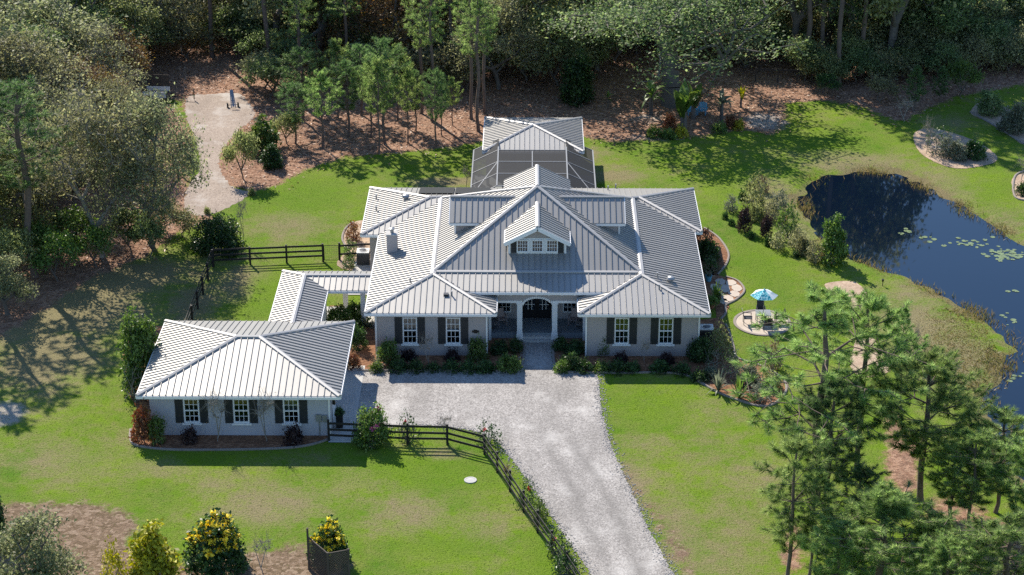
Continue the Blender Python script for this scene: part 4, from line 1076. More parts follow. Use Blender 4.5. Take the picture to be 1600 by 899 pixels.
make_pine('pine_tall_a', 31, 17, .50, 2.7, 9, 5, 5, 42, .40, .045, .19, 'ovoid', .25)
make_pine('pine_tall_b', 32, 19, .58, 2.9, 8, 5, 5, 42, .40, .045, .20, 'flat', .2)
make_pine('pine_young_a', 33, 7, .22, 1.8, 11, 5, 4, 46, .33, .04, .09, 'cone', .55)
make_pine('pine_young_b', 34, 8, .44, 2.1, 8, 5, 4, 50, .36, .04, .10, 'flat', .5)
make_pine('pine_young_c', 53, 8.5, .40, 1.9, 9, 4, 4, 50, .36, .04, .10, 'ovoid', .45, openness=.5)
make_pine('pine_open', 35, 12, .36, 3.6, 7, 5, 6, 96, .38, .027, .17, 'flat', .38, openness=.66)
make_pine('pine_open_b', 39, 11.5, .50, 2.9, 9, 5, 6, 96, .38, .027, .16, 'ovoid', .3, openness=.6)
make_pine('pine_round', 36, 9.5, .36, 2.9, 10, 6, 7, 96, .38, .027, .15, 'ovoid', .5, openness=.6)
make_pine('pine_round_b', 37, 8.5, .28, 2.5, 9, 6, 6, 96, .38, .027, .14, 'ovoid', .6, openness=.58)
make_pine('pine_round_c', 40, 9.0, .30, 2.8, 10, 6, 7, 96, .38, .027, .15, 'flat', .55, openness=.6)
make_pine('pine_thin', 38, 9, .30, 1.9, 9, 4, 5, 96, .38, .027, .10, 'ovoid', .35, openness=.5)
make_pine('pine_thin_b', 52, 9.5, .36, 2.1, 8, 5, 5, 96, .38, .027, .10, 'ovoid', .4, openness=.55)
make_shrub('shrub_a', 41); make_shrub('shrub_b', 42, H=1.4, W=2.0, n=90); make_shrub('shrub_c', 43, H=2.4, W=1.7, n=110, leaf=36, size=.085)
make_shrub('shrub_big', 44, H=2.6, W=3.6, n=240, leaf=40, size=.085, spread=.2)
make_shrub('shrub_tall', 45, H=4.4, W=2.6, n=230, leaf=38, size=.10, spread=.22)
make_shrub('shrub_loose', 46, H=1.6, W=1.5, n=60, leaf=14, size=.07, spread=.15, dome=.35)
make_shrub('shrub_low', 47, H=.55, W=1.1, n=60, leaf=26, size=.055, spread=.10)
make_shrub('shrub_twiggy', 48, H=1.6, W=1.6, n=110, leaf=3, size=.05, spread=.1, dome=.5)
make_shrub('shrub_flower', 49, H=2.8, W=3.0, n=200, leaf=34, size=.10, spread=.2, flower=1.0, fsize=.09)
make_shrub('shrub_rose', 50, H=1.4, W=1.5, n=60, leaf=9, size=.06, spread=.13, dome=.4, flower=.12, fsize=.05)
make_shrub('shrub_bougain', 51, H=2.2, W=2.6, n=170, leaf=32, size=.075, spread=.16, flower=.16)
make_fronds('banana', 61, 11, 1.9, .42, (.7, 1.4), .35, 'leaf_mid', 6, .9)
make_fronds('cycad', 62, 34, 1.1, .12, (.2, 1.3), .35, 'leaf_dark')
make_fronds('grass_clump', 63, 90, .95, .03, (.6, 1.5), .45, 'leaf_tan', 4)
make_fronds('agave', 64, 22, .7, .09, (.2, 1.4), .15, 'leaf_greygreen', 4)
make_fronds('sapling_palm', 65, 16, 1.5, .22, (.3, 1.3), .5, 'leaf_dark', 6, .8)
PRNG = np.random.default_rng(99)
def plant(key, name, loc, sxy, sz, label, cat, group=None, mats=None, rz=None):
    e = empty(name, loc, label, cat, group, PRNG.uniform(0, 6.28) if rz is None else rz, (sxy, sxy, sz))
    for nm, me, mk in PROTO[key][0]:
        link(nm, me, e, MT[(mats or {}).get(nm, mk)])
    return e
def put(key, name, px, py, top, wpx, label, cat, group=None, leaf=None, flower=None, rz=None):
    p = at(px, py); h = max(.2, at_y(px, top, p[1])[2]); w_ = wpx / scale_at(px, py)
    _, ph, pw = PROTO[key]
    m = {}
    if leaf: m['crown'] = m['foliage'] = leaf
    if flower: m['blossom'] = flower
    z = 0.0
    return plant(key, name, (p[0], p[1], z), w_ / pw, h / ph, label, cat, group, m, rz)
# ------------------------------------------------------------------ plants: where they stand (base pixel, top pixel, width in pixels)
T = [
 # west side
 ('oak_b', 'oak_tree', 70, 182, -12, 235, 'broad grey-green oak filling the upper left corner behind the utility trailer', 'tree', 'leaf_oak_grey'),
 ('sparse_a', 'deciduous_tree', 160, 402, 140, 225, 'thin-leaved olive tree with dark leaning trunk at the western lawn edge', 'tree', None),
 ('sparse_c', 'deciduous_tree', 238, 385, 150, 190, 'thin-leaved tree overhanging the back gravel track', 'tree', 'leaf_oak_grey'),
 ('sparse_c', 'deciduous_tree', 185, 262, 125, 140, 'twiggy pale tree just in front of the utility trailer', 'tree', None),
 ('sparse_c', 'deciduous_tree', 118, 330, 165, 130, 'grey-green tree behind the leaning olive tree', 'tree', 'leaf_oak_grey'),
 ('pine_tall_a', 'pine_tree', 53, 432, 128, 150, 'tall straight pine at the left picture edge with bright needles', 'tree', 'leaf_pine_bright'),
 ('pine_young_b', 'pine_tree', 20, 330, 130, 120, 'bushy green pine below the corner oak at the left edge', 'tree', 'leaf_pine_bright'),
 ('oak_c', 'oak_tree', 12, 492, 400, 90, 'low grey-green oak clump at the left edge above the sandy lawn', 'tree', 'leaf_oak_grey'),
 ('understory_a', 'bush', 112, 400, 330, 95, 'dense green bush beside the tall left pine trunk', 'bush', 'leaf_mid'),
 ('understory_a', 'bush', 205, 392, 325, 80, 'dark bush in the shade under the olive trees', 'bush', None),
 ('understory_b', 'bush', 255, 360, 308, 60, 'tan and green bush beside the back gravel track', 'bush', None),
 ('understory_a', 'bush', 65, 420, 350, 70, 'leafy bush at the foot of the tall left pine', 'bush', 'leaf_mid'),
 ('understory_a', 'bush', 150, 418, 355, 70, 'sunlit green bush beside the leaning dark trunk', 'bush', 'leaf_mid'),
 ('understory_a', 'bush', 90, 440, 365, 80, 'leafy mid green bush right of the tall left pine', 'bush', 'leaf_mid'),
 ('understory_b', 'bush', 285, 372, 318, 56, 'grey-brown bush between olive trees and dark rounded shrub', 'bush', None),
 ('understory_a', 'bush', 20, 445, 360, 90, 'grey-green bush at the left picture edge', 'bush', 'leaf_oak'),
 ('understory_a', 'bush', 235, 402, 340, 60, 'dark green bush below the tree over the gravel track', 'bush', 'leaf_oak_dark'),
 ('understory_a', 'bush', 135, 250, 170, 110, 'dense bush filling the gap below the corner oak', 'bush', 'leaf_oak'),
 ('shrub_big', 'shrub', 340, 392, 333, 82, 'dense dark green rounded shrub at the corner of the black paddock fence', 'shrub', 'leaf_dark'),
 ('shrub_tall', 'shrub', 222, 612, 488, 66, 'tall dark green shrub against the west wall of the garage', 'shrub', 'leaf_mid'),
 ('shrub_twiggy', 'shrub', 212, 628, 565, 44, 'bare grey twigs below the tall garage shrub', 'shrub', None),
 ('shrub_a', 'shrub', 225, 690, 632, 38, 'russet and gold croton shrub at the garage corner', 'shrub', 'leaf_bronze'),
 ('shrub_a', 'shrub', 246, 692, 648, 30, 'variegated green shrub hugging the garage front corner', 'shrub', 'leaf_mid'),
 # garage front
 ('bare_small', 'crape_myrtle', 340, 690, 603, 48, 'bare pale crape myrtle between the first two garage windows', 'tree', None),
 ('bare_small', 'crape_myrtle', 417, 690, 606, 50, 'bare pale crape myrtle between the last two garage windows', 'tree', None),
 ('shrub_low', 'shrub', 297, 690, 666, 28, 'dark low shrub under the first garage window', 'shrub', 'leaf_burgundy'),
 ('shrub_low', 'shrub', 459, 692, 662, 34, 'dark low shrub under the garage window nearest the drive', 'shrub', 'leaf_burgundy'),
 # lower left
 ('oak_c', 'small_tree', 58, 950, 806, 150, 'grey-green small-leaved tree cut by the bottom left corner', 'tree', 'leaf_oak_grey'),
 ('shrub_tall', 'conifer', -8, 850, 762, 46, 'dark evergreen cut by the left edge above the grey-green tree', 'shrub', 'leaf_dark'),
 ('shrub_c', 'shrub', 242, 912, 820, 84, 'large yellow-green shrub at the bottom edge', 'shrub', 'leaf_yellowgreen'),
 ('shrub_loose', 'shrub', 180, 912, 843, 42, 'small yellow-green shrub left of the larger yellow-green one', 'shrub', 'leaf_yellowgreen'),
 ('shrub_flower', 'flowering_shrub', 340, 890, 803, 92, 'rounded green shrub covered in yellow-orange blossom', 'shrub', 'leaf_dark'),
 ('bare_small', 'bare_shrub', 410, 895, 832, 44, 'leafless brown shrub between the two yellow-flowering shrubs', 'shrub', None),
 ('shrub_flower', 'flowering_shrub', 517, 880, 812, 60, 'yellow-flowering shrub rising above the dark lattice trellis', 'shrub', 'leaf_dark'),
 # front fence
 ('shrub_bougain', 'bougainvillea', 582, 692, 632, 64, 'leafy bougainvillea with pink blossom on the fence beside the garage', 'shrub', 'leaf_mid'),
 ('shrub_rose', 'rose_bush', 638, 690, 640, 38, 'thin rose bush behind the first long fence panel', 'shrub', None),
 ('bare_small', 'rose_bush', 697, 688, 643, 30, 'leafless rose bush at the middle fence post', 'shrub', None),
 ('shrub_rose', 'rose_bush', 763, 694, 656, 48, 'wide thin rose bush at the bend of the fence by the drive', 'shrub', None),
 ('shrub_rose', 'rose_bush', 822, 790, 745, 38, 'rose bush with few blossoms leaning over the gravel edge', 'shrub', None),
 ('shrub_loose', 'rose_bush', 843, 815, 778, 32, 'green rose bush on the sloping run of fence', 'shrub', 'leaf_mid'),
 ('shrub_rose', 'rose_bush', 872, 868, 825, 48, 'rose bush with bright red blossom beside the drive', 'shrub', None),
 ('shrub_loose', 'rose_bush', 884, 898, 858, 44, 'dark rose bush at the lowest visible fence post', 'shrub', 'leaf_dark'),
 ('grass_clump', 'weed_clump', 790, 742, 722, 26, 'dry weeds between fence bend and gravel edge', 'plant', None),
 # house front, west bed
 ('shrub_a', 'shrub', 607, 566, 531, 36, 'rounded glossy green shrub at the west corner of the house front', 'shrub', 'leaf_mid'),
 ('shrub_a', 'shrub', 746, 563, 528, 35, 'rounded bright green shrub below the house number plaque', 'shrub', 'leaf_mid'),
 ('bare_small', 'crape_myrtle', 669, 572, 516, 30, 'leafless slender crape myrtle between the two west front windows', 'tree', None),
 ('shrub_low', 'shrub', 640, 562, 545, 26, 'dark low shrub under the westernmost front window', 'shrub', 'leaf_burgundy'),
 ('shrub_low', 'shrub', 706, 563, 546, 26, 'dark low shrub under the second front window', 'shrub', 'leaf_burgundy'),
 ('shrub_low', 'shrub', 622, 578, 562, 36, 'low shrub at the forecourt edge near the west corner', 'shrub', 'leaf_dark'),
 ('shrub_low', 'shrub', 648, 579, 562, 32, 'low shrub at the forecourt edge below the first window', 'shrub', 'leaf_dark'),
 ('shrub_low', 'shrub', 676, 579, 566, 26, 'small spiky low shrub at the foot of the crape myrtle', 'shrub', 'leaf_dark'),
 ('shrub_low', 'shrub', 703, 579, 563, 32, 'low shrub at the forecourt edge below the second window', 'shrub', 'leaf_dark'),
 ('shrub_low', 'shrub', 730, 580, 564, 32, 'low shrub in front of the bright rounded shrub', 'shrub', 'leaf_dark'),
 ('shrub_low', 'shrub', 760, 580, 562, 34, 'low shrub at the forecourt edge before the west porch', 'shrub', 'leaf_dark'),
 ('shrub_b', 'shrub', 795, 578, 553, 42, 'grassy green shrub at the corner where walk meets forecourt', 'shrub', 'leaf_mid'),
 ('shrub_b', 'shrub', 780, 552, 533, 30, 'dark shrub against the west porch opening', 'shrub', 'leaf_dark'),
 ('shrub_a', 'shrub', 806, 550, 529, 24, 'dark shrub at the foot of the west porch column', 'shrub', 'leaf_dark'),
 ('agave', 'agave', 574, 512, 492, 34, 'spiky agave behind the garage roof corner', 'plant', None),
 ('agave', 'agave', 590, 578, 556, 28, 'pale spiky agave at the west end of the forecourt', 'plant', None),
 ('shrub_low', 'shrub', 588, 580, 564, 24, 'small yellow-green shrub at the gravel corner', 'shrub', 'leaf_mid'),
 ('shrub_a', 'shrub', 552, 575, 552, 26, 'orange croton beside the garage apron', 'shrub', 'leaf_bronze'),
 ('shrub_b', 'shrub', 527, 506, 476, 40, 'green and red-tipped shrub under the covered walk', 'shrub', 'leaf_mid'),
 ('shrub_b', 'shrub', 556, 506, 470, 44, 'leafy shrub with red tips beside the house end of the covered walk', 'shrub', 'leaf_mid'),
 ('shrub_a', 'shrub', 560, 545, 508, 30, 'dark green shrub in the passage between garage and house', 'shrub', 'leaf_dark'),
 # house front, east bed
 ('shrub_a', 'shrub', 876, 547, 527, 26, 'dark shrub at the foot of the east porch column', 'shrub', 'leaf_dark'),
 ('shrub_b', 'shrub', 898, 552, 532, 34, 'dark leafy shrub against the east porch opening', 'shrub', 'leaf_dark'),
 ('shrub_b', 'shrub', 890, 574, 551, 36, 'rounded dark shrub at the east corner of the walk', 'shrub', 'leaf_dark'),
 ('shrub_low', 'shrub', 880, 580, 562, 30, 'low grassy shrub on the kerb at the east side of the walk', 'shrub', 'leaf_mid'),
 ('shrub_loose', 'shrub', 943, 556, 524, 22, 'thin upright camellia beside the third front window', 'shrub', 'leaf_mid'),
 ('bare_small', 'crape_myrtle', 1007, 568, 528, 22, 'leafless slender crape myrtle between the two east front windows', 'tree', None),
 ('shrub_low', 'shrub', 970, 566, 549, 26, 'dark low shrub under the third front window', 'shrub', 'leaf_burgundy'),
 ('shrub_low', 'shrub', 1042, 568, 550, 30, 'dark low shrub under the easternmost front window', 'shrub', 'leaf_burgundy'),
 ('shrub_low', 'shrub', 912, 580, 562, 34, 'low shrub where bed meets forecourt and lawn', 'shrub', 'leaf_dark'),
 ('shrub_low', 'shrub', 938, 580, 565, 30, 'pale-tipped low shrub at the corner of the lawn', 'shrub', 'leaf_mid'),
 ('shrub_low', 'shrub', 962, 580, 563, 36, 'low shrub on the lawn edge below the third window', 'shrub', 'leaf_dark'),
 ('shrub_low', 'shrub', 988, 580, 564, 30, 'low shrub on the lawn edge between the east windows', 'shrub', 'leaf_dark'),
 ('shrub_low', 'shrub', 1032, 580, 562, 36, 'low shrub on the lawn edge below the last window', 'shrub', 'leaf_dark'),
 ('shrub_low', 'shrub', 1064, 583, 566, 34, 'low shrub where the east bed kerb begins to curve', 'shrub', 'leaf_dark'),
 ('shrub_low', 'shrub', 1092, 594, 577, 32, 'low shrub on the curving bed kerb east of the house', 'shrub', 'leaf_dark'),
 ('shrub_b', 'shrub', 1093, 562, 526, 44, 'leafy green shrub at the east corner of the house', 'shrub', 'leaf_dark'),
 ('shrub_loose', 'shrub', 1125, 555, 505, 48, 'tall loose shrub beside the east air conditioner', 'shrub', 'leaf_oak'),
 ('shrub_twiggy', 'shrub', 1142, 590, 545, 40, 'grey twiggy shrub in the curved east bed', 'shrub', None),
 ('cycad', 'palm_shrub', 1122, 612, 578, 44, 'pale fronded palm shrub on the kerb of the curved bed', 'plant', 'leaf_greygreen'),
 ('cycad', 'palm_shrub', 1155, 622, 588, 46, 'fronded palm shrub near the tip of the curved bed', 'plant', 'leaf_mid'),
 ('shrub_loose', 'shrub', 1190, 625, 590, 40, 'grey-green shrub at the tip of the curved bed', 'shrub', 'leaf_greygreen'),
 ('shrub_low', 'shrub', 1110, 590, 572, 30, 'dusty low shrub inside the curved east bed', 'shrub', 'leaf_greygreen'),
 ('shrub_b', 'shrub', 1168, 600, 572, 40, 'grey-green rounded shrub in the middle of the curved east bed', 'shrub', 'leaf_greygreen'),
 ('shrub_b', 'shrub', 1205, 608, 582, 34, 'olive rounded shrub at the outer rim of the curved east bed', 'shrub', 'leaf_oak'),
 ('shrub_twiggy', 'shrub', 1115, 572, 540, 36, 'bare grey shrub behind the palms of the curved east bed', 'shrub', None),
 # east side of the house
 ('shrub_loose', 'shrub', 1100, 385, 356, 34, 'russet shrub against the back of the east wall', 'shrub', 'leaf_bronze'),
 ('shrub_b', 'shrub', 1106, 405, 372, 40, 'dark leafy shrub in the half-moon bed east of the house', 'shrub', 'leaf_dark'),
 ('shrub_loose', 'shrub', 1110, 425, 398, 30, 'thin shrub at the end of the half-moon bed', 'shrub', 'leaf_dark'),
 ('cycad', 'palm_shrub', 1118, 470, 440, 34, 'fronded plant beside the flagstone path', 'plant', 'leaf_mid'),
 # back
 ('shrub_loose', 'shrub', 552, 375, 343, 30, 'orange-green shrub on the west side of the house', 'shrub', 'leaf_bronze'),
 ('shrub_loose', 'shrub', 548, 402, 372, 26, 'thin shrub by the wire gate', 'shrub', 'leaf_mid'),
 ('shrub_loose', 'shrub', 545, 420, 398, 22, 'small shrub beside the west air conditioner', 'shrub', 'leaf_mid'),
 ('bare_small', 'bare_tree', 728, 296, 255, 20, 'small leafless tree next to the pool screen', 'tree', None),
 ('bare_small', 'bare_tree', 381, 378, 300, 22, 'slim leafless sapling on the lawn beside the dark rounded shrub', 'tree', None),
 ('shrub_low', 'boxwood', 324, 334, 323, 12, 'small clipped ball at the west corner of the back gravel track', 'shrub', 'leaf_oak'),
 ('shrub_low', 'boxwood', 394, 305, 293, 14, 'small clipped ball at the tip of the brown island bed', 'shrub', 'leaf_oak'),
 ('understory_a', 'bush', 380, 280, 205, 58, 'leafy olive bush in the island beside the back track', 'bush', 'leaf_oak'),
 ('shrub_c', 'bush', 412, 240, 182, 50, 'broad-leaved green bush at the head of the back track', 'bush', 'leaf_mid'),
 ('understory_a', 'bush', 448, 225, 178, 55, 'olive bush beside the row of young pines', 'bush', 'leaf_oak'),
 ('shrub_c', 'bush', 425, 262, 225, 34, 'small dark bush below the broad-leaved green bush', 'bush', 'leaf_dark'),
 # tropical bed and rear bed
 ('shrub_tall', 'magnolia_tree', 902, 160, 84, 56, 'dark conical evergreen behind the cabana', 'tree', 'leaf_dark'),
 ('banana', 'banana_plant', 1066, 205, 130, 66, 'tall broad-leaved tropical plant in front of the leaning oak', 'plant', 'leaf_mid'),
 ('banana', 'banana_plant', 1084, 186, 128, 54, 'second broad-leaved tropical plant next to the blue chairs', 'plant', 'leaf_mid'),
 ('sapling_palm', 'palm_shrub', 1018, 180, 128, 54, 'green palm at the west end of the tropical bed', 'plant', 'leaf_mid'),
 ('sapling_palm', 'palm_shrub', 1126, 190, 140, 52, 'grey-green palm at the east end of the tropical bed', 'plant', 'leaf_greygreen'),
 ('sapling_palm', 'palm_shrub', 950, 168, 143, 18, 'small bright palm alone on the leaf litter behind the cabana', 'plant', 'leaf_mid'),
 ('banana', 'banana_plant', 1158, 168, 133, 20, 'small bright upright plant alone east of the tropical bed', 'plant', 'leaf_yellowgreen'),
 ('shrub_a', 'shrub', 1046, 204, 177, 24, 'red croton in the tropical bed', 'shrub', 'leaf_bronze'),
 ('shrub_a', 'shrub', 1142, 200, 180, 22, 'small red croton beside the grey-green palm', 'shrub', 'leaf_bronze'),
 ('shrub_low', 'shrub', 1022, 214, 197, 30, 'low green fern at the front of the tropical bed', 'shrub', 'leaf_mid'),
 ('shrub_low', 'shrub', 1045, 216, 200, 30, 'low fern below the red croton', 'shrub', 'leaf_mid'),
 ('shrub_low', 'shrub', 1064, 214, 196, 24, 'yellow-green fern below the banana plant', 'shrub', 'leaf_yellowgreen'),
 ('shrub_low', 'shrub', 1124, 206, 190, 28, 'low fern under the grey-green palm', 'shrub', 'leaf_mid'),
 ('shrub_low', 'shrub', 1154, 202, 186, 22, 'yellow-green fern at the east tip of the tropical bed', 'shrub', 'leaf_yellowgreen'),
 ('liveoak', 'live_oak', 1050, 165, -45, 370, 'huge spreading live oak with thick leaning trunk behind the tropical bed', 'tree', 'leaf_oak_dark'),
 # pond-side bed
 ('shrub_loose', 'shrub', 1178, 322, 268, 38, 'tall thin shrub at the north end of the pond-side bed', 'shrub', 'leaf_oak'),
 ('shrub_loose', 'shrub', 1142, 330, 302, 26, 'dusty green tuft on the lawn side of the pond-side bed', 'shrub', 'leaf_greygreen'),
 ('shrub_a', 'shrub', 1163, 362, 322, 24, 'dark burgundy shrub standing on the lawn edge nearer the house', 'shrub', 'leaf_burgundy'),
 ('shrub_a', 'shrub', 1197, 372, 334, 20, 'dark burgundy shrub nearer the pond', 'shrub', 'leaf_burgundy'),
 ('shrub_loose', 'shrub', 1230, 372, 315, 40, 'pale green upright shrub beside the pond', 'shrub', 'leaf_mid'),
 ('shrub_loose', 'shrub', 1245, 390, 350, 34, 'olive shrub among the pond-side plants', 'shrub', 'leaf_olive'),
 ('shrub_c', 'small_tree', 1302, 412, 336, 42, 'glossy dark magnolia at the south end of the pond-side bed', 'tree', 'leaf_mid'),
 ('shrub_loose', 'shrub', 1273, 410, 372, 32, 'olive shrub in front of the pond magnolia', 'shrub', 'leaf_olive'),
 ('shrub_low', 'shrub', 1133, 342, 330, 12, 'small dark ball plant nearest the house corner', 'shrub', 'leaf_dark'),
 ('shrub_low', 'shrub', 1143, 352, 341, 13, 'small ball plant next to the one nearest the house', 'shrub', 'leaf_dark'),
 ('shrub_low', 'shrub', 1173, 373, 360, 13, 'small tuft at the foot of the first burgundy shrub', 'shrub', 'leaf_dark'),
 ('shrub_low', 'shrub', 1200, 384, 370, 15, 'small tuft at the foot of the pondward burgundy shrub', 'shrub', 'leaf_dark'),
 ('shrub_low', 'shrub', 1243, 402, 391, 14, 'small dark tuft alone on the lawn west of the magnolia', 'shrub', 'leaf_dark'),
 ('shrub_loose', 'shrub', 1205, 345, 308, 30, 'tan-green shrub in the middle of the pond-side bed', 'shrub', 'leaf_olive'),
 ('shrub_low', 'shrub', 1160, 312, 296, 16, 'small shrub in the north of the pond-side bed', 'shrub', 'leaf_dark'),
 ('shrub_loose', 'shrub', 1190, 300, 272, 26, 'tan shrub near the pond at the north end of the bed', 'shrub', 'leaf_tan'),
 ('shrub_loose', 'shrub', 1218, 328, 296, 30, 'dusty green shrub at the water side of the pond-side bed', 'shrub', 'leaf_greygreen'),
 ('shrub_b', 'shrub', 1182, 345, 318, 28, 'rounded olive shrub between the two burgundy shrubs', 'shrub', 'leaf_oak'),
 ('shrub_loose', 'shrub', 1215, 390, 358, 26, 'thin tan-green shrub below the pale upright shrub', 'shrub', 'leaf_olive'),
 ('shrub_b', 'shrub', 1258, 398, 368, 30, 'bushy tan-green shrub left of the pond magnolia', 'shrub', 'leaf_olive'),
 ('grass_clump', 'grass_tuft', 1228, 350, 328, 26, 'dry grass tuft in the pond-side bed', 'plant', None),
 ('grass_clump', 'grass_tuft', 1285, 408, 388, 26, 'dry grass tuft at the foot of the pond magnolia', 'plant', None),
 # north-east lawn
 ('bare_small', 'bare_tree', 1447, 241, 178, 24, 'slim leafless sapling on the north-east island bed', 'tree', None),
 ('shrub_twiggy', 'shrub', 1462, 240, 196, 46, 'grey twiggy shrub on the island bed north of the pond', 'shrub', None),
 ('shrub_loose', 'shrub', 1478, 245, 208, 30, 'grey-green loose shrub on the north-east island bed', 'shrub', 'leaf_greygreen'),
 ('shrub_b', 'shrub', 1497, 249, 220, 34, 'dusty olive rounded shrub on the north-east island bed', 'shrub', 'leaf_greygreen'),
 ('shrub_b', 'shrub', 1523, 247, 217, 38, 'dark green rounded shrub on the north-east island bed', 'shrub', 'leaf_dark'),
 ('bare_small', 'bare_tree', 1413, 190, 150, 40, 'small leafless tree at the tip of the straw bed', 'tree', None),
 ('pine_young_a', 'pine_tree', 1428, 172, 104, 36, 'young upright pine on the straw bed north of the pond', 'tree', 'leaf_pine_bright'),
 ('pine_young_a', 'pine_tree', 1468, 160, 104, 30, 'second young pine east of the upright one', 'tree', 'leaf_pine_bright'),
 ('understory_a', 'bush', 1500, 150, 95, 60, 'bright green bush right of the two young pines', 'bush', 'leaf_mid'),
 ('understory_b', 'bush', 1375, 160, 112, 60, 'grey-brown bush left of the young upright pine', 'bush', None),
 ('understory_a', 'bush', 1290, 150, 115, 40, 'green bush at the dark wood edge by the black posts', 'bush', 'leaf_dark'),
 ('shrub_b', 'shrub', 1547, 178, 142, 46, 'dark green shrub at the head of the eastern kerbed bed', 'shrub', 'leaf_oak_dark'),
 ('shrub_b', 'shrub', 1583, 206, 160, 52, 'large grey-green shrub on the eastern kerbed bed', 'shrub', 'leaf_greygreen'),
 ('bare_small', 'bare_tree', 1596, 282, 240, 30, 'bare shrub cut by the right edge above the pond', 'shrub', None),
 ('shrub_low', 'shrub', 1600, 303, 282, 30, 'low green shrub cut by the right edge', 'shrub', 'leaf_dark'),
 ('pine_tall_a', 'pine_tree', -28, 470, 150, 120, 'pine past the left edge level with the covered walk', 'tree', None),
 ('pine_tall_b', 'pine_tree', -75, 500, 170, 130, 'pine farther past the left edge', 'tree', None),
 ('oak_b', 'oak_tree', -60, 420, 200, 170, 'oak past the left edge beside the tall left pine', 'tree', 'leaf_oak'),
 # south-east pines
 ('pine_open', 'pine_tree', 1272, 782, 455, 300, 'open-limbed pine with bare branches spread over the east lawn', 'tree', None),
 ('pine_open_b', 'pine_tree', 1338, 745, 462, 165, 'tall pine with a dense dark top beside the sandy beds', 'tree', None),
 ('pine_round', 'pine_tree', 1436, 782, 560, 185, 'full rounded pine between lawn and pond', 'tree', None),
 ('pine_round_c', 'pine_tree', 1372, 940, 766, 240, 'broad rounded pine in the middle of the bottom right corner', 'tree', None),
 ('pine_round_b', 'pine_tree', 1562, 985, 815, 210, 'rounded pine crown cut by the bottom right corner', 'tree', None),
 ('pine_thin', 'pine_tree', 1556, 802, 645, 130, 'slender pine against the pond at the right edge', 'tree', None),
 ('pine_thin_b', 'pine_tree', 1512, 842, 675, 115, 'slender pine on the straw slope by the pond', 'tree', None),
 ('pine_round_b', 'pine_tree', 1484, 815, 695, 110, 'shorter pine in front of the full rounded pine', 'tree', None),
 ('pine_thin', 'pine_tree', 1231, 915, 685, 120, 'thin straggly pine nearest the east lawn', 'tree', None),
 ('pine_round_b', 'pine_tree', 1290, 800, 600, 150, 'bushy young pine crown below the open-limbed pine', 'tree', 'leaf_pine_bright'),
 ('pine_young_b', 'pine_tree', 1338, 850, 728, 115, 'small bushy pine behind the broad rounded pine', 'tree', 'leaf_pine_bright'),
 ('pine_thin_b', 'pine_tree', 1265, 905, 740, 95, 'slender pine behind the straggly one', 'tree', None),
 ('pine_round_b', 'pine_tree', 1600, 860, 684, 130, 'pine crown cut by the right edge above the corner pine', 'tree', None),
 ('pine_young_a', 'pine_tree', 1455, 930, 805, 110, 'small pine filling the gap right of the broad rounded pine', 'tree', None),
 ('pine_round_b', 'pine_tree', 1305, 960, 820, 120, 'pine crown cut by the bottom edge left of the broad rounded pine', 'tree', None),
 ('pine_round', 'pine_tree', 1470, 1000, 845, 130, 'pine crown cut by the bottom edge between the two rounded pines', 'tree', None),
 ('pine_young_a', 'pine_tree', 1408, 560, 480, 36, 'little pine at the edge of the second sandy bed', 'tree', None),
 ('pine_young_b', 'pine_tree', 1405, 640, 525, 60, 'small green pine right of the tall dark-topped pine', 'tree', 'leaf_pine_bright'),
 ('bare_small', 'bare_tree', 1428, 575, 500, 20, 'slim bare sapling on the tawny pond bank', 'tree', None),
 ('bare_small', 'bare_tree', 1490, 610, 555, 22, 'leafless sapling low on the tawny bank', 'tree', None),
 ('shrub_loose', 'shrub', 1548, 690, 660, 40, 'weedy green shrub at the water below the tawny bank', 'shrub', 'leaf_mid'),
 ('cycad', 'palm_shrub', 1322, 478, 462, 22, 'small yellow-green palm on the first sandy bed', 'plant', 'leaf_yellowgreen'),
 ('shrub_loose', 'shrub', 1205, 578, 530, 40, 'tall reddish-tan shrub between patio and curved bed', 'shrub', 'leaf_tan'),
]
FL = {'bougainvillea': 'flower_pink', 'rose_bush': 'flower_red', 'flowering_shrub': 'flower_yellow'}
GRP = {'shrub_low': 'low shrubs in the beds'}
for key, name, px, py, top, wd, lab, cat, leaf in T:
    put(key, name, px, py, top, wd, lab, cat, None, leaf, FL.get(name))

# pine stand behind the west lawn: base, top, width, height class
ORD = 'first second third fourth fifth sixth seventh eighth ninth tenth eleventh twelfth thirteenth fourteenth fifteenth sixteenth seventeenth'.split()
PS = [(593, 241, 90, 62, 'y'), (545, 214, 95, 60, 'y'), (505, 232, 110, 66, 'y'), (601, 226, 60, 70, 'y'), (638, 224, 105, 48, 'y'), (681, 229, 108, 42, 'y'), (660, 178, -40, 60, 't'), (676, 190, -30, 66, 't'), (737, 186, -25, 70, 't'), (747, 205, -10, 74, 't'),
      (757, 178, -60, 70, 't'), (690, 212, 115, 34, 'y'), (707, 196, 120, 34, 'y'), (474, 190, 75, 70, 'y'), (528, 185, 60, 60, 'y'), (565, 180, 70, 56, 'y'), (622, 190, 70, 56, 'y'), (543, 130, -60, 70, 't'), (470, 150, -50, 64, 't'), (462, 225, 130, 56, 'y'), (580, 215, 85, 60, 'y'), (650, 205, 110, 40, 'y')]
for i, (px, py, top, wd, k) in enumerate(PS):
    key = ('pine_young_b', 'pine_young_c')[i % 2] if k == 'y' else ('pine_tall_a', 'pine_tall_b')[i % 2]
    rank = sorted(q[0] for q in PS if q[4] == k).index(px)
    put(key, 'pine_tree', px, py, top, wd, ORD[rank] + (' young green pine from the left in the stand behind the west lawn' if k == 'y' else ' tall bare-trunked pine from the left behind the west lawn'), 'tree', 'young pines behind the west lawn' if k == 'y' else 'tall pines behind the west lawn', 'leaf_pine_bright' if k == 'y' and i % 2 else None)

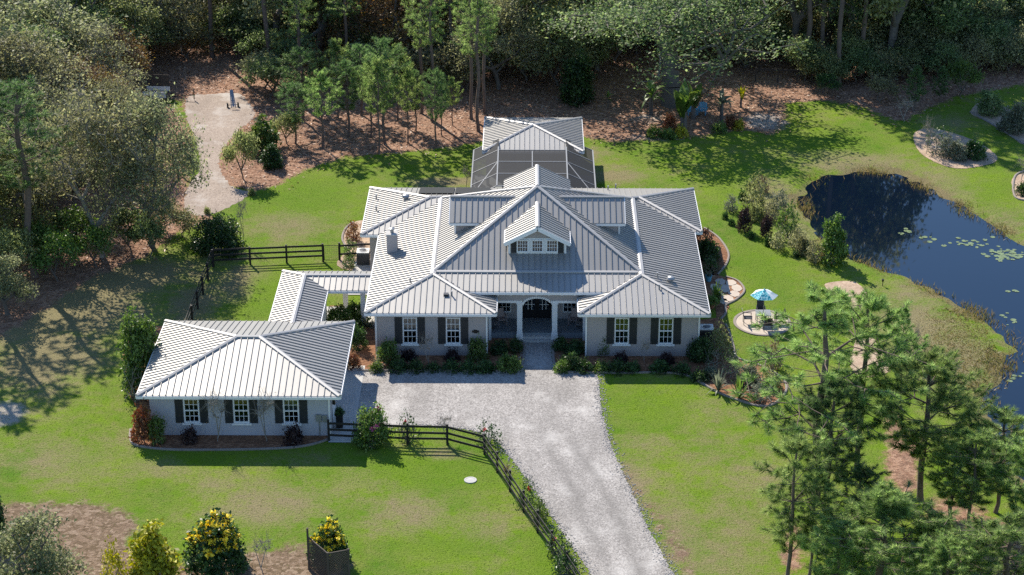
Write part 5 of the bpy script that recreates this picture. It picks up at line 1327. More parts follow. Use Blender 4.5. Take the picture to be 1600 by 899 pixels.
# the wood behind: individual trees, densest away from the lawn
BX = [-260, 0, 60, 130, 205, 290, 400, 430, 500, 600, 700, 790, 860, 930, 1000, 1100, 1200, 1300, 1400, 1500, 1600, 1800]
BY = [500, 400, 350, 250, 118, 112, 128, 160, 150, 140, 142, 142, 138, 112, 104, 104, 108, 112, 108, 104, 96, 80]
for i, (key, px, py, h, w_, lf) in enumerate((('pine_tall_b', 1308, 130, 21, 6.5, None), ('pine_tall_a', 1345, 118, 20, 6, None), ('pine_tall_b', 1282, 112, 19, 6, None), ('pine_tall_a', 1258, 118, 21, 6.5, None),
        ('oak_d', 1388, 116, 18, 11, 'leaf_oak'), ('oak_b', 1238, 96, 17, 12, 'leaf_oak_dark'), ('oak_d', 1290, 78, 18, 12, 'leaf_oak'), ('oak_b', 1330, 92, 17, 12, 'leaf_oak'))):
    p = at(px, py); _, ph, pw = PROTO[key]
    nm = ('first', 'second', 'third', 'fourth')[(1258, 1282, 1308, 1345).index(px)] if 'pine' in key else ('first', 'second', 'third', 'fourth', 'fifth', 'sixth')[(1238, 1290, 1330, 1388).index(px)]
    plant(key, 'pine_tree' if 'pine' in key else 'evergreen_tree', (p[0], p[1], 0), w_ / pw, h / ph, nm + (' very tall pine from the left' if 'pine' in key else ' big dark evergreen from the left') + ' along the wood edge behind the pond', 'tree', None, {'crown': lf} if lf else None)
    PS.append((px, py))
erng = np.random.default_rng(8)
for i in range(46):
    px = 1235 + 8.6 * i + erng.uniform(-6, 6); py = np.interp(px, [1235, 1300, 1400, 1500, 1640], [128, 142, 132, 126, 108]) - erng.uniform(0, 34)
    put(('understory_a', 'understory_b', 'understory_a')[i % 3], 'bush', px, py, py - erng.uniform(38, 72), erng.uniform(48, 84), ('dark leafy bush crowding', 'thin olive bush crowding', 'olive green bush crowding')[i % 3] + ' the wood edge behind the pond', 'bush', ('dark bushes', 'thin bushes', 'olive bushes')[i % 3] + ' at the wood edge behind the pond', ('leaf_oak_dark', 'leaf_olive', 'leaf_oak')[i % 3])
frng = np.random.default_rng(5)
done = [at(px, py)[:2] for key, name, px, py, *_ in T if name in ('oak_tree', 'deciduous_tree', 'pine_tree', 'live_oak', 'magnolia_tree')] + [at(p[0], p[1])[:2] for p in PS]
def clear(p, d): return all((p[0] - q[0]) ** 2 + (p[1] - q[1]) ** 2 > d * d for q in done)
nt = 0
for _ in range(9000):
    p = np.array([frng.uniform(-75, 72), frng.uniform(8, 92)]); px, py = pix((p[0], p[1], 0))
    if py > np.interp(px, BX, BY) or px < -220 or px > 1780: continue
    if 275 < px < 410 and 100 < py < 345: continue
    if 205 < px < 390 and 90 < py < 170: continue
    near = np.interp(px, BX, BY) - py < 22
    if not clear(p, 4.9 if not near else 4.3): continue
    done.append(p); nt += 1
    u = frng.random()
    if px < 420: kind = 'sparse' if u < .4 else 'oak' if u < .8 else 'pine' if u < .93 else 'russet'
    elif px < 800: kind = 'sparse' if u < .35 else 'oak' if u < .62 else 'pine' if u < .9 else 'russet'
    elif px < 1200: kind = 'oak' if u < .72 else 'sparse' if u < .9 else 'pine'
    elif px < 1330: kind = 'sparse' if u < .5 else 'oak' if u < .75 else 'pine'
    else: kind = 'evergreen' if u < .62 else 'oak' if u < .82 else 'pine' if u < .92 else 'sparse'
    s = frng.uniform(.88, 1.25) * (.72 if near else 1) * (.68 if px > 1470 else 1)
    zone = 'behind the utility trailer' if px < 420 else 'behind the young pine stand' if px < 800 else 'behind the cabana and tropical bed' if px < 1200 else 'behind the pond'
    loc = (p[0], p[1], 0)
    if kind == 'sparse': plant(('sparse_a', 'sparse_b', 'sparse_c')[frng.integers(3)], 'deciduous_tree', loc, s, s, 'thinly leaved winter tree in the wood ' + zone, 'tree', 'winter trees ' + zone, {'crown': ('leaf_olive', 'leaf_oak')[frng.integers(2)]})
    elif kind == 'russet': plant('sparse_c', 'deciduous_tree', loc, s * .9, s * .9, 'russet-leaved tree in the wood ' + zone, 'tree', 'russet trees ' + zone, {'crown': 'leaf_autumn'})
    elif kind == 'oak': plant(('oak_a', 'oak_b', 'oak_c', 'oak_d')[frng.integers(4)], 'oak_tree', loc, s, s, 'grey-green oak in the wood ' + zone, 'tree', 'oaks ' + zone, {'crown': ('leaf_oak', 'leaf_oak_grey', 'leaf_oak', 'leaf_oak_dark')[frng.integers(4)]})
    elif kind == 'evergreen': plant(('oak_a', 'oak_b', 'oak_d')[frng.integers(3)], 'evergreen_tree', loc, s, s * 1.05, 'dark evergreen tree in the wood ' + zone, 'tree', 'evergreens ' + zone, {'crown': ('leaf_oak_dark', 'leaf_oak_dark', 'leaf_oak')[frng.integers(3)]})
    else: plant(('pine_tall_a', 'pine_tall_b')[frng.integers(2)], 'pine_tree', loc, s, s * .95, 'tall pine in the wood ' + zone, 'tree', 'tall pines ' + zone)
nb = 0
for _ in range(6000):
    p = np.array([frng.uniform(-75, 72), frng.uniform(8, 90)]); px, py = pix((p[0], p[1], 0))
    if py > np.interp(px, BX, BY) + 4 or px < -120 or px > 1700 or py < -20: continue
    if 205 < px < 410 and 100 < py < 345: continue
    if 560 < px < 800 and py > 150: continue
    if not clear(p, 2.1): continue
    done.append(p); nb += 1
    s = frng.uniform(.6, 1.25); k = frng.integers(3)
    zone = 'behind the utility trailer' if px < 420 else 'behind the young pine stand' if px < 800 else 'behind the cabana and tropical bed' if px < 1200 else 'behind the pond'
    plant(('understory_a', 'understory_b', 'understory_a')[k], 'bush', (p[0], p[1], 0), s, s, ('dark leafy bush', 'thin olive bush', 'olive green bush')[k] + ' under the trees ' + zone, 'bush', ('dark bushes ', 'thin bushes ', 'olive bushes ')[k] + zone, {'crown': ('leaf_oak_dark', 'leaf_olive', 'leaf_oak_grey')[k]})
    if nb >= 295: break
print('forest trees', nt, 'bushes', nb)
# trees just west of the frame whose shade falls on the lawn
for x, y, key, s in ((-50, 6, 'pine_tall_a', .75), (-44, 2, 'pine_tall_b', .62), (-47, 14, 'oak_b', .9), (-41.5, -4, 'pine_tall_a', .6)):
    plant(key, 'pine_tree' if 'pine' in key else 'oak_tree', (x, y, 0), s, s, 'tree past the left edge that shades the western lawn', 'tree', 'trees past the western lawn')
# ------------------------------------------------------------------ fences
def fence(name, pts, label, h=1.35, rails=(.42, .8, 1.2), gap=2.45, pw=.13):
    f = empty(name, (pts[0][0], pts[0][1], 0), label, 'fence'); o = np.array([pts[0][0], pts[0][1], 0])
    posts = []
    for k, (a, b) in enumerate(zip(pts[:-1], pts[1:])):
        a, b = np.array(a[:2]), np.array(b[:2]); n = max(1, int(round(np.linalg.norm(b - a) / gap)))
        for i in range(n): posts.append(a + (b - a) * i / n)
    posts.append(np.array(pts[-1][:2]))
    for p in posts:
        q = p - o[:2]
        MB().box(q[0] - pw / 2, q[0] + pw / 2, q[1] - pw / 2, q[1] + pw / 2, -.1, h + PRNG.uniform(-.02, .04)).build('post', MT['blackwood'], f)
    for a, b in zip(posts[:-1], posts[1:]):
        d = b - a; nrm = np.array([d[1], -d[0]]); nrm = nrm / np.linalg.norm(nrm) * (pw / 2 + .016)
        for z in rails:
            p, q = a + nrm - o[:2], b + nrm - o[:2]
            MB().bar((p[0], p[1], z + PRNG.uniform(-.012, .012)), (q[0], q[1], z + PRNG.uniform(-.012, .012)), .03, .14, ext=.02).build('rail', MT['blackwood'], f)
    return f
fence('board_fence', [at(514, 689), at(637, 694), at(699, 695), at(757, 710), at(777, 738), at(797, 768), at(818, 800), at(840, 832), at(862, 863), at(886, 897), at(915, 940)], 'black three-rail board fence running from the garage along the drive')
fence('board_fence', [at(505, 409), at(334, 416)], 'black three-rail fence across the small west lawn behind the covered walk')
fence('board_fence', [at(333, 418), at(292, 530)], 'black three-rail fence running from the dark shrub down to the garage')
fence('board_fence', [at(531, 407), at(582, 404)], 'short black fence from the wire gate to the house wall', rails=(.5, 1.15), gap=1.6)
fence('board_fence', [at(1180, 128), at(1215, 130), at(1245, 130), at(1268, 130), at(1300, 128)], 'thin black post fence in the wood behind the north lawn', h=1.3, rails=(1.22,), gap=3, pw=.1)
g0, g1 = at(507, 409), at(530, 407)
gt = empty('wire_gate', (g0[0], g0[1], 0), 'thin wire gate between the two runs of black paddock fence', 'gate')
w_ = g1[0] - g0[0]
for a, b in (((0, 0, .1), (0, 0, 1.25)), ((w_, 0, .1), (w_, 0, 1.25))): MB().tube([a, b], .025).build('gate_stile', MT['metal_dark'], gt)
for z in (.12, 1.24): MB().tube([(0, 0, z), (w_, 0, z)], .022).build('gate_bar', MT['metal_dark'], gt)
m = MB()
for i in range(1, 8): m.tube([(w_ * i / 8, 0, .12), (w_ * i / 8, 0, 1.24)], .006, 4)
for i in range(1, 7): m.tube([(0, 0, .12 + 1.12 * i / 7), (w_, 0, .12 + 1.12 * i / 7)], .006, 4)
tag(m.build('wire_mesh', MT['metal_dark'], gt), kind='stuff')

# ------------------------------------------------------------------ air conditioners
def ac_unit(px, py, label, s=.86, h=.95):
    p = at(px, py); o = empty('air_conditioner', (p[0], p[1], .045), label, 'air conditioner', 'air conditioners beside the house')
    b = MB().box(-s / 2, s / 2, -s / 2, s / 2, .05, h)
    b.build('cabinet', MT['ac_body'], o)
    lv = MB()
    for k in range(12):
        z = .12 + k * (h - .2) / 12
        lv.box(-s / 2 - .012, s / 2 + .012, -s / 2 - .012, -s / 2 + .01, z, z + .035).box(s / 2 - .01, s / 2 + .012, -s / 2 + .011, s / 2, z, z + .035).box(-s / 2 - .012, -s / 2 + .01, -s / 2 + .011, s / 2, z, z + .035)
    tag(lv.build('louvre', MT['metal_dark'], o), kind='stuff')
    t = MB().box(-s / 2 - .02, s / 2 + .02, -s / 2 - .02, s / 2 + .02, h + .002, h + .07).build('top_cover', MT['ac_top'], o, .02)
    MB().lathe([(.33, h + .071), (.33, h + .10), (.29, h + .10), (.28, h + .074)], 20).build('fan_ring', MT['ac_top'], t)
    MB().lathe([(.27, h + .073), (.1, h + .085), (.02, h + .09)], 16).build('fan_grille', MT['metal_dark'], t)
    MB().box(-s / 2 - .1, s / 2 + .1, -s / 2 - .1, s / 2 + .1, -.04, .05).build('pad', MT['concrete'], o)
ac_unit(568, 413, 'dark louvred air conditioner on the pad west of the house')
ac_unit(1103, 534, 'dark louvred air conditioner at the east corner of the house')

# ------------------------------------------------------------------ patio set
U = empty('patio_umbrella', (15.55, 4.9, .03), 'teal and white patio umbrella open over the round patio', 'umbrella')
MB().tube([(0, 0, 0), (0, 0, 2.42)], .022, 8).build('pole', MT['metal_grey'], U)
MB().lathe([(.25, 0), (.25, .05), (.05, .09), (.04, .3)], 14).build('base', MT['metal_dark'], U)
def mat_teal():
    t = NT('teal_print'); p = t.n('TexCoord').outputs['Object']
    n = t.noise(p, 9, 3, .6)
    return t.done(t.bsdf(t.ramp(n, [(.40, (.012, .20, .28)), (.5, (.06, .42, .50)), (.62, (.55, .75, .75))]), .8, 0, None, .2))
MT['teal'] = mat_teal(); MT['canvas'] = mat_plain('white_canvas', (.66, .72, .72), .85, var=.08)
ncan = 6
for k in range(ncan):
    a0, a1 = 2 * math.pi * k / ncan, 2 * math.pi * (k + 1) / ncan; r = .93; am = (a0 + a1) / 2
    pts = [(0, 0, 2.40)]
    row = []
    for rr, z in ((.5, 2.22), (r, 1.98)):
        for t_ in (0, .5, 1):
            a = a0 + (a1 - a0) * t_; sag = .03 * math.sin(math.pi * t_); q = rr * (math.cos((a1 - a0) / 2) / math.cos(a - am))
            row.append((q * math.cos(a), q * math.sin(a), z - sag))
    b = MB().add([(0, 0, 2.40)] + row, [(0, 1, 2), (0, 2, 3), (1, 4, 5, 2), (2, 5, 6, 3)])
    c = b.build('canopy_panel', MT['teal'] if k in (4, 3, 1) else MT['canvas'], U)
    MB().tube([(0.02 * math.cos(a0), .02 * math.sin(a0), 2.38), (r * .98 * math.cos(a0), r * .98 * math.sin(a0), 1.965)], .012, 5).build('rib', MT['metal_grey'], U)
MB().lathe([(.04, 2.40), (.05, 2.44), (.0, 2.5)], 8).build('finial', MT['teal'], U)
tb = empty('patio_table', (15.55, 4.9, .03), 'grey rectangular patio table under the teal umbrella', 'table')
m = MB()
for k in range(7): m.box(-.5, .5, -.48 + k * .139, -.36 + k * .139, .69, .72)
tag(m.build('table_top', MT['metal_grey'], tb), kind='stuff')
MB().box(-.46, .46, -.45, .45, .655, .689).build('table_frame', MT['metal_grey'], tb)
for sx in (-1, 1):
    for sy in (-1, 1): MB().box(sx * .43 - .025, sx * .43 + .025, sy * .42 - .025, sy * .42 + .025, 0, .655).build('leg', MT['metal_grey'], tb)
def chair(name, x, y, rz, label, col='metal_dark', z=.03, rocker=False, group='patio chairs round the table'):
    c = empty(name, (x, y, z), label, 'chair', group, rz)
    MB().box(-.26, .26, -.25, .27, .41, .45).build('seat', MT[col], c)
    b = MB(); b.bar((0, .27, .45), (0, .42, 1.02), .5, .03, up=(0, 1, .2)); b.build('backrest', MT[col], c)
    for s in (-1, 1):
        MB().bar((s * .28, -.24, .64), (s * .28, .32, .66), .05, .03).build('armrest', MT[col], c)
        MB().bar((s * .27, -.22, .0), (s * .28, -.22, .63), .035, .035).build('leg', MT[col], c)
        MB().bar((s * .27, .3, .0), (s * .28, .30, .65), .035, .035).build('leg', MT[col], c)
        if rocker: MB().tube([(s * .27, -.4, .06), (s * .27, -.15, .0), (s * .27, .2, .0), (s * .27, .5, .07)], .022).build('rocker', MT[col], c)
    return c
chair('patio_chair', 14.55, 4.75, -math.pi / 2 + math.pi, 'dark patio chair on the house side of the umbrella table')
chair('patio_chair', 16.55, 4.75, -math.pi / 2, 'dark patio chair on the pond side of the umbrella table')
chair('patio_chair', 15.5, 5.85, 0, 'dark patio chair behind the umbrella table')
chair('patio_chair', 15.75, 3.75, math.pi, 'dark patio chair in front of the umbrella table')

# ------------------------------------------------------------------ porch
MT['chairwood'] = mat_plain('porch_chair_paint', (.38, .30, .28), .6)
chair('rocking_chair', -1.75, 3.6, R(20), 'rocking chair on the west side of the porch', 'chairwood', .40, True, None)
chair('rocking_chair', 2.95, 3.6, R(-20), 'rocking chair on the east side of the porch', 'chairwood', .40, True, None)
for x, lab in ((-2.2, 'small round table on the west side of the porch'), (3.35, 'small round table on the east side of the porch')):
    t_ = empty('porch_table', (x, 2.75, .40), lab, 'table')
    MB().lathe([(.30, .50), (.32, .52), (.32, .54)], 18).build('table_top', MT['metal_grey'], t_)
    for k in range(3):
        a = 2.1 * k; MB().tube([(.2 * math.cos(a), .2 * math.sin(a), 0), (.05 * math.cos(a), .05 * math.sin(a), .28), (.2 * math.cos(a), .2 * math.sin(a), .5)], .013).build('leg', MT['metal_dark'], t_)

# ------------------------------------------------------------------ trellis
tp = [at(483, 890), at(514, 917), at(546, 911)]
tr_ = empty('lattice_trellis', tuple(tp[1]), 'dark wooden lattice trellis bent in a V round the yellow-flowering shrub', 'trellis')
for p in tp: MB().box(p[0] - tp[1][0] - .05, p[0] - tp[1][0] + .05, p[1] - tp[1][1] - .05, p[1] - tp[1][1] + .05, -.1, 2.05 if p is not tp[0] else 2.5).build('post', MT['wood_dark'], tr_)
for a, b in zip(tp[:-1], tp[1:]):
    a, b = a - tp[1], b - tp[1]; Lh = np.linalg.norm(b - a); hh = 1.9; m = MB(); e = (b - a) / Lh
    for z in (.08, 1.98): MB().bar((*(a[:2]), z), (*(b[:2]), z), .05, .07).build('rail', MT['wood_dark'], tr_)
    k = -hh
    nn = np.array([e[1], -e[0], 0]) * .008
    while k < Lh:
        for s in (1, -1):
            u0, z0, u1, z1 = (k, 0, k + hh, hh) if s > 0 else (k, hh, k + hh, 0)
            ta, tb_ = max(0, -u0 / hh), min(1, (Lh - u0) / hh)
            if tb_ - ta > .02:
                p = a + e * (u0 + hh * ta) + np.array([0, 0, .05 + z0 + (z1 - z0) * ta]) + nn * s; q = a + e * (u0 + hh * tb_) + np.array([0, 0, .05 + z0 + (z1 - z0) * tb_]) + nn * s
                m.bar(p, q, .04, .012, up=tuple(np.array([e[1], -e[0], 0]))) if False else m.bar(p, q, .012, .042)
        k += .15
    tag(m.build('lattice', MT['wood_dark'], tr_), kind='stuff')

# ------------------------------------------------------------------ small things
for px, py, lab in ((735, 751, 'round white septic lid in the front lawn near the fence bend'),):
    p = at(px, py); o = empty('septic_lid', (p[0], p[1], 0), lab, 'lid')
    m_ = MT['concrete'] if py < 800 else MT['kerb']
    MB().lathe([(.36, -.05), (.36, .05), (.27, .055), (.27, .03)], 24).build('ring', MT['concrete'], o)
    MB().lathe([(.26, -.05), (.26, .045), (.05, .06)], 24).build('cover', MT['concrete'] if py < 800 else MT['mulch'], o)
p = at(531, 645)
pt = empty('planter', (-11.25, -10.3, .03), 'tall black planter with a small plant by the garage door', 'planter')
MB().box(-.2, .2, -.2, .2, 0, .85).box(-.24, .24, -.24, .24, .82, .9).build('pot', MT['black'], pt)
for nm, me, mk in PROTO['shrub_low'][0]:
    o = link('plant_' + nm, me, pt, MT[mk]); o.location = (0, 0, .86); o.scale = (.5, .5, .7)
def pot(px, py, mat, key, leaf, label, r=.24, h=.42, s=.8):
    p = at(px, py); o = empty('potted_plant', (p[0], p[1], .03), label, 'potted plant')
    MB().lathe([(r * .7, 0), (r, h * .9), (r * 1.1, h), (r * .9, h), (r * .85, h - .05)], 14).build('pot', MT[mat], o)
    for nm, me, mk in PROTO[key][0]:
        q = link('plant_' + nm, me, o, MT[leaf if nm == 'foliage' else mk]); q.location = (0, 0, h - .06); q.scale = (s, s, s)
pot(1107, 440, 'bluepaint', 'cycad', 'leaf_greygreen', 'fronded plant in a blue pot at the east wall', s=.55)
pot(1122, 470, 'black', 'agave', 'leaf_mid', 'leafy plant in a black pot by the flagstone path', s=.9)
pot(1112, 482, 'terracotta', 'shrub_low', 'leaf_mid', 'plant in a clay pot at the east wall', s=.8)
pl_ = at(1379, 447); o = empty('garden_light', (pl_[0], pl_[1], 0), 'small dark garden spotlight on the lawn near the first sandy bed', 'light')
MB().tube([(0, 0, 0), (0, 0, .35)], .025).build('stake', MT['black'], o); MB().lathe([(.06, 0), (.09, .16), (.07, .18)], 10, (0, 0, .32)).build('lamp_head', MT['black'], o)

def adirondack(px, py, rz, lab):
    p = at(px, py); o = empty('garden_chair', (p[0], p[1], 0), lab, 'chair', None, rz)
    for k in range(5): MB().bar((-.24 + k * .12, -.25 , .36), (-.24 + k * .12, .22, .24), .1, .025).build('seat_slat', MT['bluepaint'], o)
    for k in range(5): MB().bar((-.24 + k * .12, .2, .22), (-.28 + k * .14, .5, 1.0 - .04 * abs(k - 2)), .105, .025, up=(0, 1, 0)).build('back_slat', MT['bluepaint'], o)
    for s in (-1, 1):
        MB().bar((s * .36, -.35, .56), (s * .36, .4, .56), .14, .03).build('armrest', MT['bluepaint'], o)
        MB().bar((s * .33, -.28, 0), (s * .33, -.28, .55), .04, .09).build('leg', MT['bluepaint'], o)
        MB().bar((s * .33, .42, 0), (s * .33, .3, .55), .04, .09).build('leg', MT['bluepaint'], o)
adirondack(1080, 180, R(10), 'blue slatted garden chair half hidden by the tropical plants')
adirondack(1097, 179, R(-15), 'blue slatted garden chair in the clear beside the tropical plants')

# ------------------------------------------------------------------ trailers on the back track
def wheel(parent, c, r=.33, w=.2, axis='y'):
    t_ = MB().lathe([(r * .62, -w / 2), (r * .95, -w / 2), (r, -w / 4), (r, w / 4), (r * .95, w / 2), (r * .62, w / 2)], 20, c, axis).build('wheel', MT['rubber'], parent)
    MB().lathe([(r * .6, -w / 2 - .01), (r * .6, w / 2 - .02), (r * .2, w / 2 + .005)], 16, c, axis).build('rim', MT['trim'], t_)
p = at(242, 160)
ut = empty('utility_trailer', (p[0], p[1], 0), 'white utility trailer with tall dark slatted side on the back track', 'trailer', None, R(-4))
MB().box(-1.0, 1.0, 0, 1.5, .48, .56).build('deck', MT['wood_dark'], ut)
for y in (-.04, 1.5): MB().box(-1.02, 1.02, y, y + .05, .40, .95).build('side_panel', MT['trim'], ut)
for k in range(12): MB().box(-.98 + k * .165, -.83 + k * .165, 1.56, 1.59, .56, 2.0).build('slat', MT['wood_dark'], ut)
for z in (.8, 1.75): MB().box(-1.0, 1.0, 1.592, 1.63, z, z + .08).build('rail', MT['metal_dark'], ut)
wheel(ut, (-.55, -.16, .33)); wheel(ut, (-.55, 1.75, .33))
MB().box(-.95, -.15, -.30, -.05, .70, .74).build('mudguard', MT['trim'], ut)
MB().tube([(1.0, .2, .45), (2.6, .75, .45)], .045).tube([(1.0, 1.3, .45), (2.6, .75, .45)], .045).tube([(2.5, .75, .45), (3.4, .75, .5)], .05).build('tongue', MT['black'], ut)
MB().tube([(3.3, .75, .1), (3.3, .75, .95)], .05).build('jack', MT['black'], ut)
p = at(364, 168)
bt = empty('tilt_trailer', (p[0], p[1], 0), 'narrow grey trailer with raised bed at the end of the back track', 'trailer', None, R(14), (.82, .82, .72))
wheel(bt, (-.55, .1, .28), .28, .16, 'x'); wheel(bt, (.55, .1, .28), .28, .16, 'x')
MB().tube([(-.55, .1, .28), (.55, .1, .28)], .04).build('axle', MT['metal_dark'], bt)
for x in (-.22, .22): MB().bar((x, -.7, .25), (x * .6, .8, 1.85), .09, .12).build('frame_rail', MT['metal_grey'], bt)
MB().bar((0, -.7, .34), (0, .8, 1.94), .22, .04, up=(0, -1, 1)).build('bed_board', MT['metal_grey'], bt)
for t_ in (.15, .4, .65, .9): MB().bar((-.24 * (1 - .4 * t_), -.7 + 1.5 * t_, .27 + 1.6 * t_), (.24 * (1 - .4 * t_), -.7 + 1.5 * t_, .27 + 1.6 * t_), .08, .06).build('cross_bar', MT['metal_grey'], bt)

# ------------------------------------------------------------------ pond plants
pv = [(0, 0, 0)] + [(math.cos(a), math.sin(a), .02) for a in np.linspace(.25, 2 * math.pi - .25, 15)]
pad_me = MB().add(pv, [(0, i, i + 1) for i in range(1, 15)]).mesh('lily_pad')
MT['lily'] = mat_plain('lily_pad_leaf', (.17, .22, .09), .35, var=.35, scale=1.5)
lrng = np.random.default_rng(3)
for px, py, rx, ry, n in ((1515, 380, 32, 6, 26), (1572, 398, 30, 8, 60), (1410, 364, 14, 6, 7), (1445, 372, 16, 4, 6), (1570, 505, 14, 14, 8), (1578, 585, 18, 12, 12), (1585, 455, 12, 6, 4)):
    for _ in range(n):
        q = at(px + lrng.normal(0, rx * .55), py + lrng.normal(0, ry * .6), -.22)
        if sdf(POND, np.array([q[:2]]))[0] < .9: continue
        o = link('lily_pad', pad_me, None, MT['lily']); s = lrng.uniform(.08, .22)
        o.location = (q[0], q[1], -.212 + lrng.uniform(0, .008)); o.scale = (s, s, s); o.rotation_euler = (lrng.normal(0, .04), lrng.normal(0, .04), lrng.uniform(0, 6.28))
        tag(o, 'pale green lily pad floating on the pond', 'lily pad', 'lily pads on the pond')
def blades(pts, hmin, hmax, wd, rng, lean=.3):
    n = len(pts); h = rng.uniform(hmin, hmax, n)
    a = rng.uniform(0, 6.283, n); s = np.stack([np.cos(a), np.sin(a), np.zeros(n)], 1) * wd / 2
    tip = pts + np.stack([rng.normal(0, lean, n) * h, rng.normal(0, lean, n) * h, h], 1)
    v = np.stack([pts - s, pts + s, tip], 1).reshape(-1, 3)
    return v, np.arange(3 * n).reshape(-1, 3)
tn = np.roll(POND, -1, 0) - np.roll(POND, 1, 0); tn = np.stack([tn[:, 1], -tn[:, 0]], 1) / np.hypot(*tn.T)[:, None]
sgn = 1 if sdf(POND, (POND[3:4] + tn[3:4] * .5))[0] < 0 else -1
k_ = lrng.integers(0, len(POND), 20000); off = np.abs(lrng.normal(0, 1.1, len(k_))) - .9
P2 = POND[k_] + tn[k_] * sgn * off[:, None] + lrng.normal(0, .3, (len(k_), 2))
keep = np.sin(P2[:, 0] * 1.1) * np.cos(P2[:, 1] * .8 + 1) + lrng.normal(0, .5, len(P2)) > .45
P2 = P2[keep]
v, f = blades(np.column_stack([P2, np.full(len(P2), -.22)]), .12, .42, .06, lrng, .5)
tag(link('reeds', mesh_np('reeds', v, f, MT['leaf_reed'], lrng.random(len(f)))), 'tan and green marsh reeds fringing the pond', 'reeds', None, 'stuff')
# marsh tussocks on the tawny bank
bp = ground_poly([(1480, 480), (1545, 520), (1560, 560), (1530, 610), (1480, 600), (1440, 560), (1460, 510)])
lo, hi = bp.min(0), bp.max(0); Q = lrng.uniform(lo, hi, (9000, 2)); Q = Q[sdf(bp, Q) + lrng.normal(0, .8, len(Q)) > 0]
v, f = blades(np.column_stack([Q, np.zeros(len(Q)) - .05]), .08, .18, .08, lrng, .9)
tag(link('marsh_grass', mesh_np('marsh_grass', v, f, MT['leaf_reed'], lrng.random(len(f)))), 'tawny marsh grass on the low pond bank', 'grass', None, 'stuff')

# ------------------------------------------------------------------ lawn blades and leaf litter
MT['lawn_blade'] = L('lawn_blades', [(.30, .25, .13), (.21, .235, .05), (.13, .225, .01), (.075, .17, .005)], .35, .7)
N = 200000
Q = np.column_stack([lrng.uniform(-45, 40, N), lrng.uniform(-30, 48, N)])
w_near = lrng.random(N) < np.interp(Q[:, 1], [-30, 10, 48], [1.0, .8, .5]); Q = Q[w_near]
px_, py_ = np.array([pix((q[0], q[1], 0)) for q in Q]).T
Q = Q[(px_ > -40) & (px_ < 1640) & (py_ > 120) & (py_ < 930)]
ok = np.ones(len(Q), bool)
def drop(poly, m=0.0):
    global ok
    ok &= sdf(poly, Q) < -m
for poly in (DRIVE[::6], POND[::3], ground_poly(back_px), path_poly): drop(poly, .03)
for _, pp, _k in BEDS: drop(ground_poly(pp), .1)
for poly in STRAW: ok &= sdf(poly, Q) + lrng.normal(0, .5, len(Q)) < 0
for poly in SOIL: ok &= (sdf(poly, Q) + lrng.normal(0, .7, len(Q)) < 0) | (lrng.random(len(Q)) < .12)
for x0, x1, y0, y1 in ((-22.4, -10.3, -12.4, -1.8), (-11.2, 11.6, -.4, 21.2), (-16.5, -9.8, -2, 7.3), (-4.6, 5.3, 21, 38), (-12.7, -9.8, 9.1, 15.9)):
    ok &= ~((Q[:, 0] > x0) & (Q[:, 0] < x1) & (Q[:, 1] > y0) & (Q[:, 1] < y1))
ok &= ((Q[:, 0] - pc[0]) / 2.0) ** 2 + ((Q[:, 1] - pc[1]) / 2.15) ** 2 > 1
Q = Q[ok]
ix = np.clip(np.searchsorted(gx, Q[:, 0]), 0, nx - 1); iy = np.clip(np.searchsorted(gy, Q[:, 1]), 0, ny - 1)
dryv = blobs(DRY).reshape(ny, nx)[iy, ix]; zg = gz.reshape(ny, nx)[iy, ix]
pat = .5 + .28 * np.sin(Q[:, 0] * .45 + 1.3 * np.sin(Q[:, 1] * .31)) * np.sin(Q[:, 1] * .52 + np.sin(Q[:, 0] * .23)) 
lushv = blobs(LUSH).reshape(ny, nx)[iy, ix]
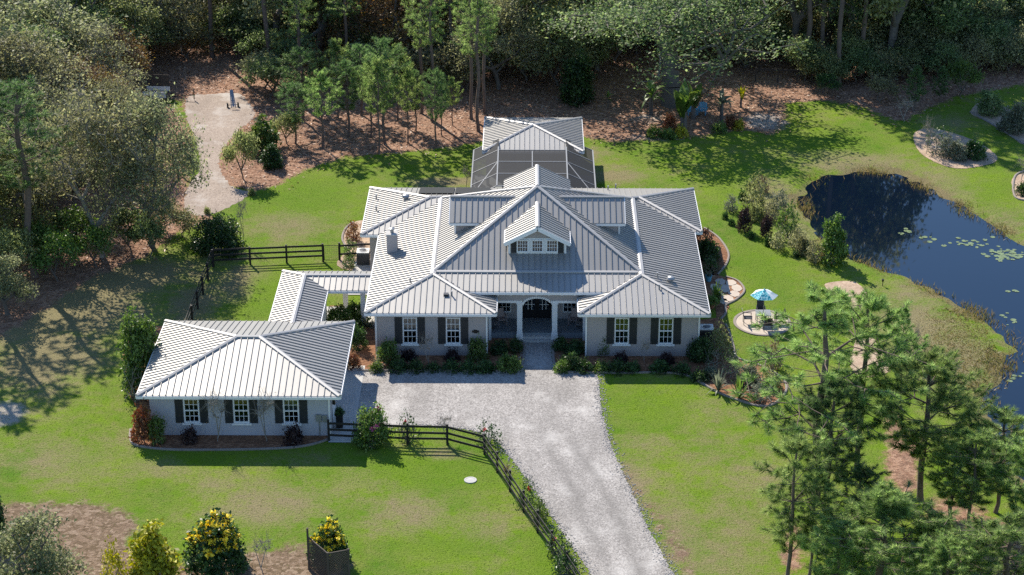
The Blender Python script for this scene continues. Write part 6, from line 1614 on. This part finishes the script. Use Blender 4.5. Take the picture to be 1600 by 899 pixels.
rn = np.clip(.6 + .3 * (pat - .5) - .75 * dryv + .3 * lushv + lrng.normal(0, .2, len(Q)), 0, 1)
v, f = blades(np.column_stack([Q, zg - .01]), .03, .07, .05, lrng, .7)
print('lawn blades', len(f))
tag(link('lawn_grass', mesh_np('lawn_grass', v, f, MT['lawn_blade'], rn)), 'short mown lawn grass, green with dry tan patches', 'grass', None, 'stuff')
MT['litter'] = L('leaf_litter', [(.17, .09, .055), (.32, .18, .11), (.46, .29, .19), (.55, .42, .30)], .2)
N = 60000
Q = np.column_stack([lrng.uniform(-55, 50, N), lrng.uniform(15, 82, N)])
Q = Q[np.max([sdf(p, Q) for p in STRAW[:2]], 0) + lrng.normal(0, .8, N) > 0]
Q = Q[sdf(ground_poly(back_px), Q) < -.2]
c = np.column_stack([Q, lrng.uniform(.015, .06, len(Q))])
v, f, rn = leaves(c, 1, .01, .13, lrng, up=1.5, asp=.35)
tag(link('leaf_litter', mesh_np('leaf_litter', v, f, MT['litter'], rn)), 'rust brown pine straw and fallen leaves under the trees', 'leaf litter', None, 'stuff')

# loose stones along the drive edge
n_ = 5200; k_ = lrng.integers(0, len(DRIVE), n_)
q_ = DRIVE[k_] + lrng.normal(0, .22, (n_, 2)); r_ = lrng.uniform(.018, .055, n_)
oc = np.array([(1, 0, 0), (-1, 0, 0), (0, 1, 0), (0, -1, 0), (0, 0, .8), (0, 0, -.8)], float)
of = np.array([(0, 2, 4), (2, 1, 4), (1, 3, 4), (3, 0, 4), (2, 0, 5), (1, 2, 5), (3, 1, 5), (0, 3, 5)])
v = (np.column_stack([q_, np.full(n_, .018)])[:, None] + oc[None] * (r_[:, None, None] * lrng.uniform(.7, 1.3, (n_, 1, 3)))).reshape(-1, 3)
f = (of[None] + (np.arange(n_) * 6)[:, None, None]).reshape(-1, 3)
MT['pebble'] = mat_plain('loose_gravel', (.42, .40, .38), .95, var=.4, scale=11)
tag(link('loose_gravel', mesh_np('loose_gravel', v, f, MT['pebble'])), 'loose pale gravel stones scattered along the driveway edge', 'gravel', None, 'stuff')
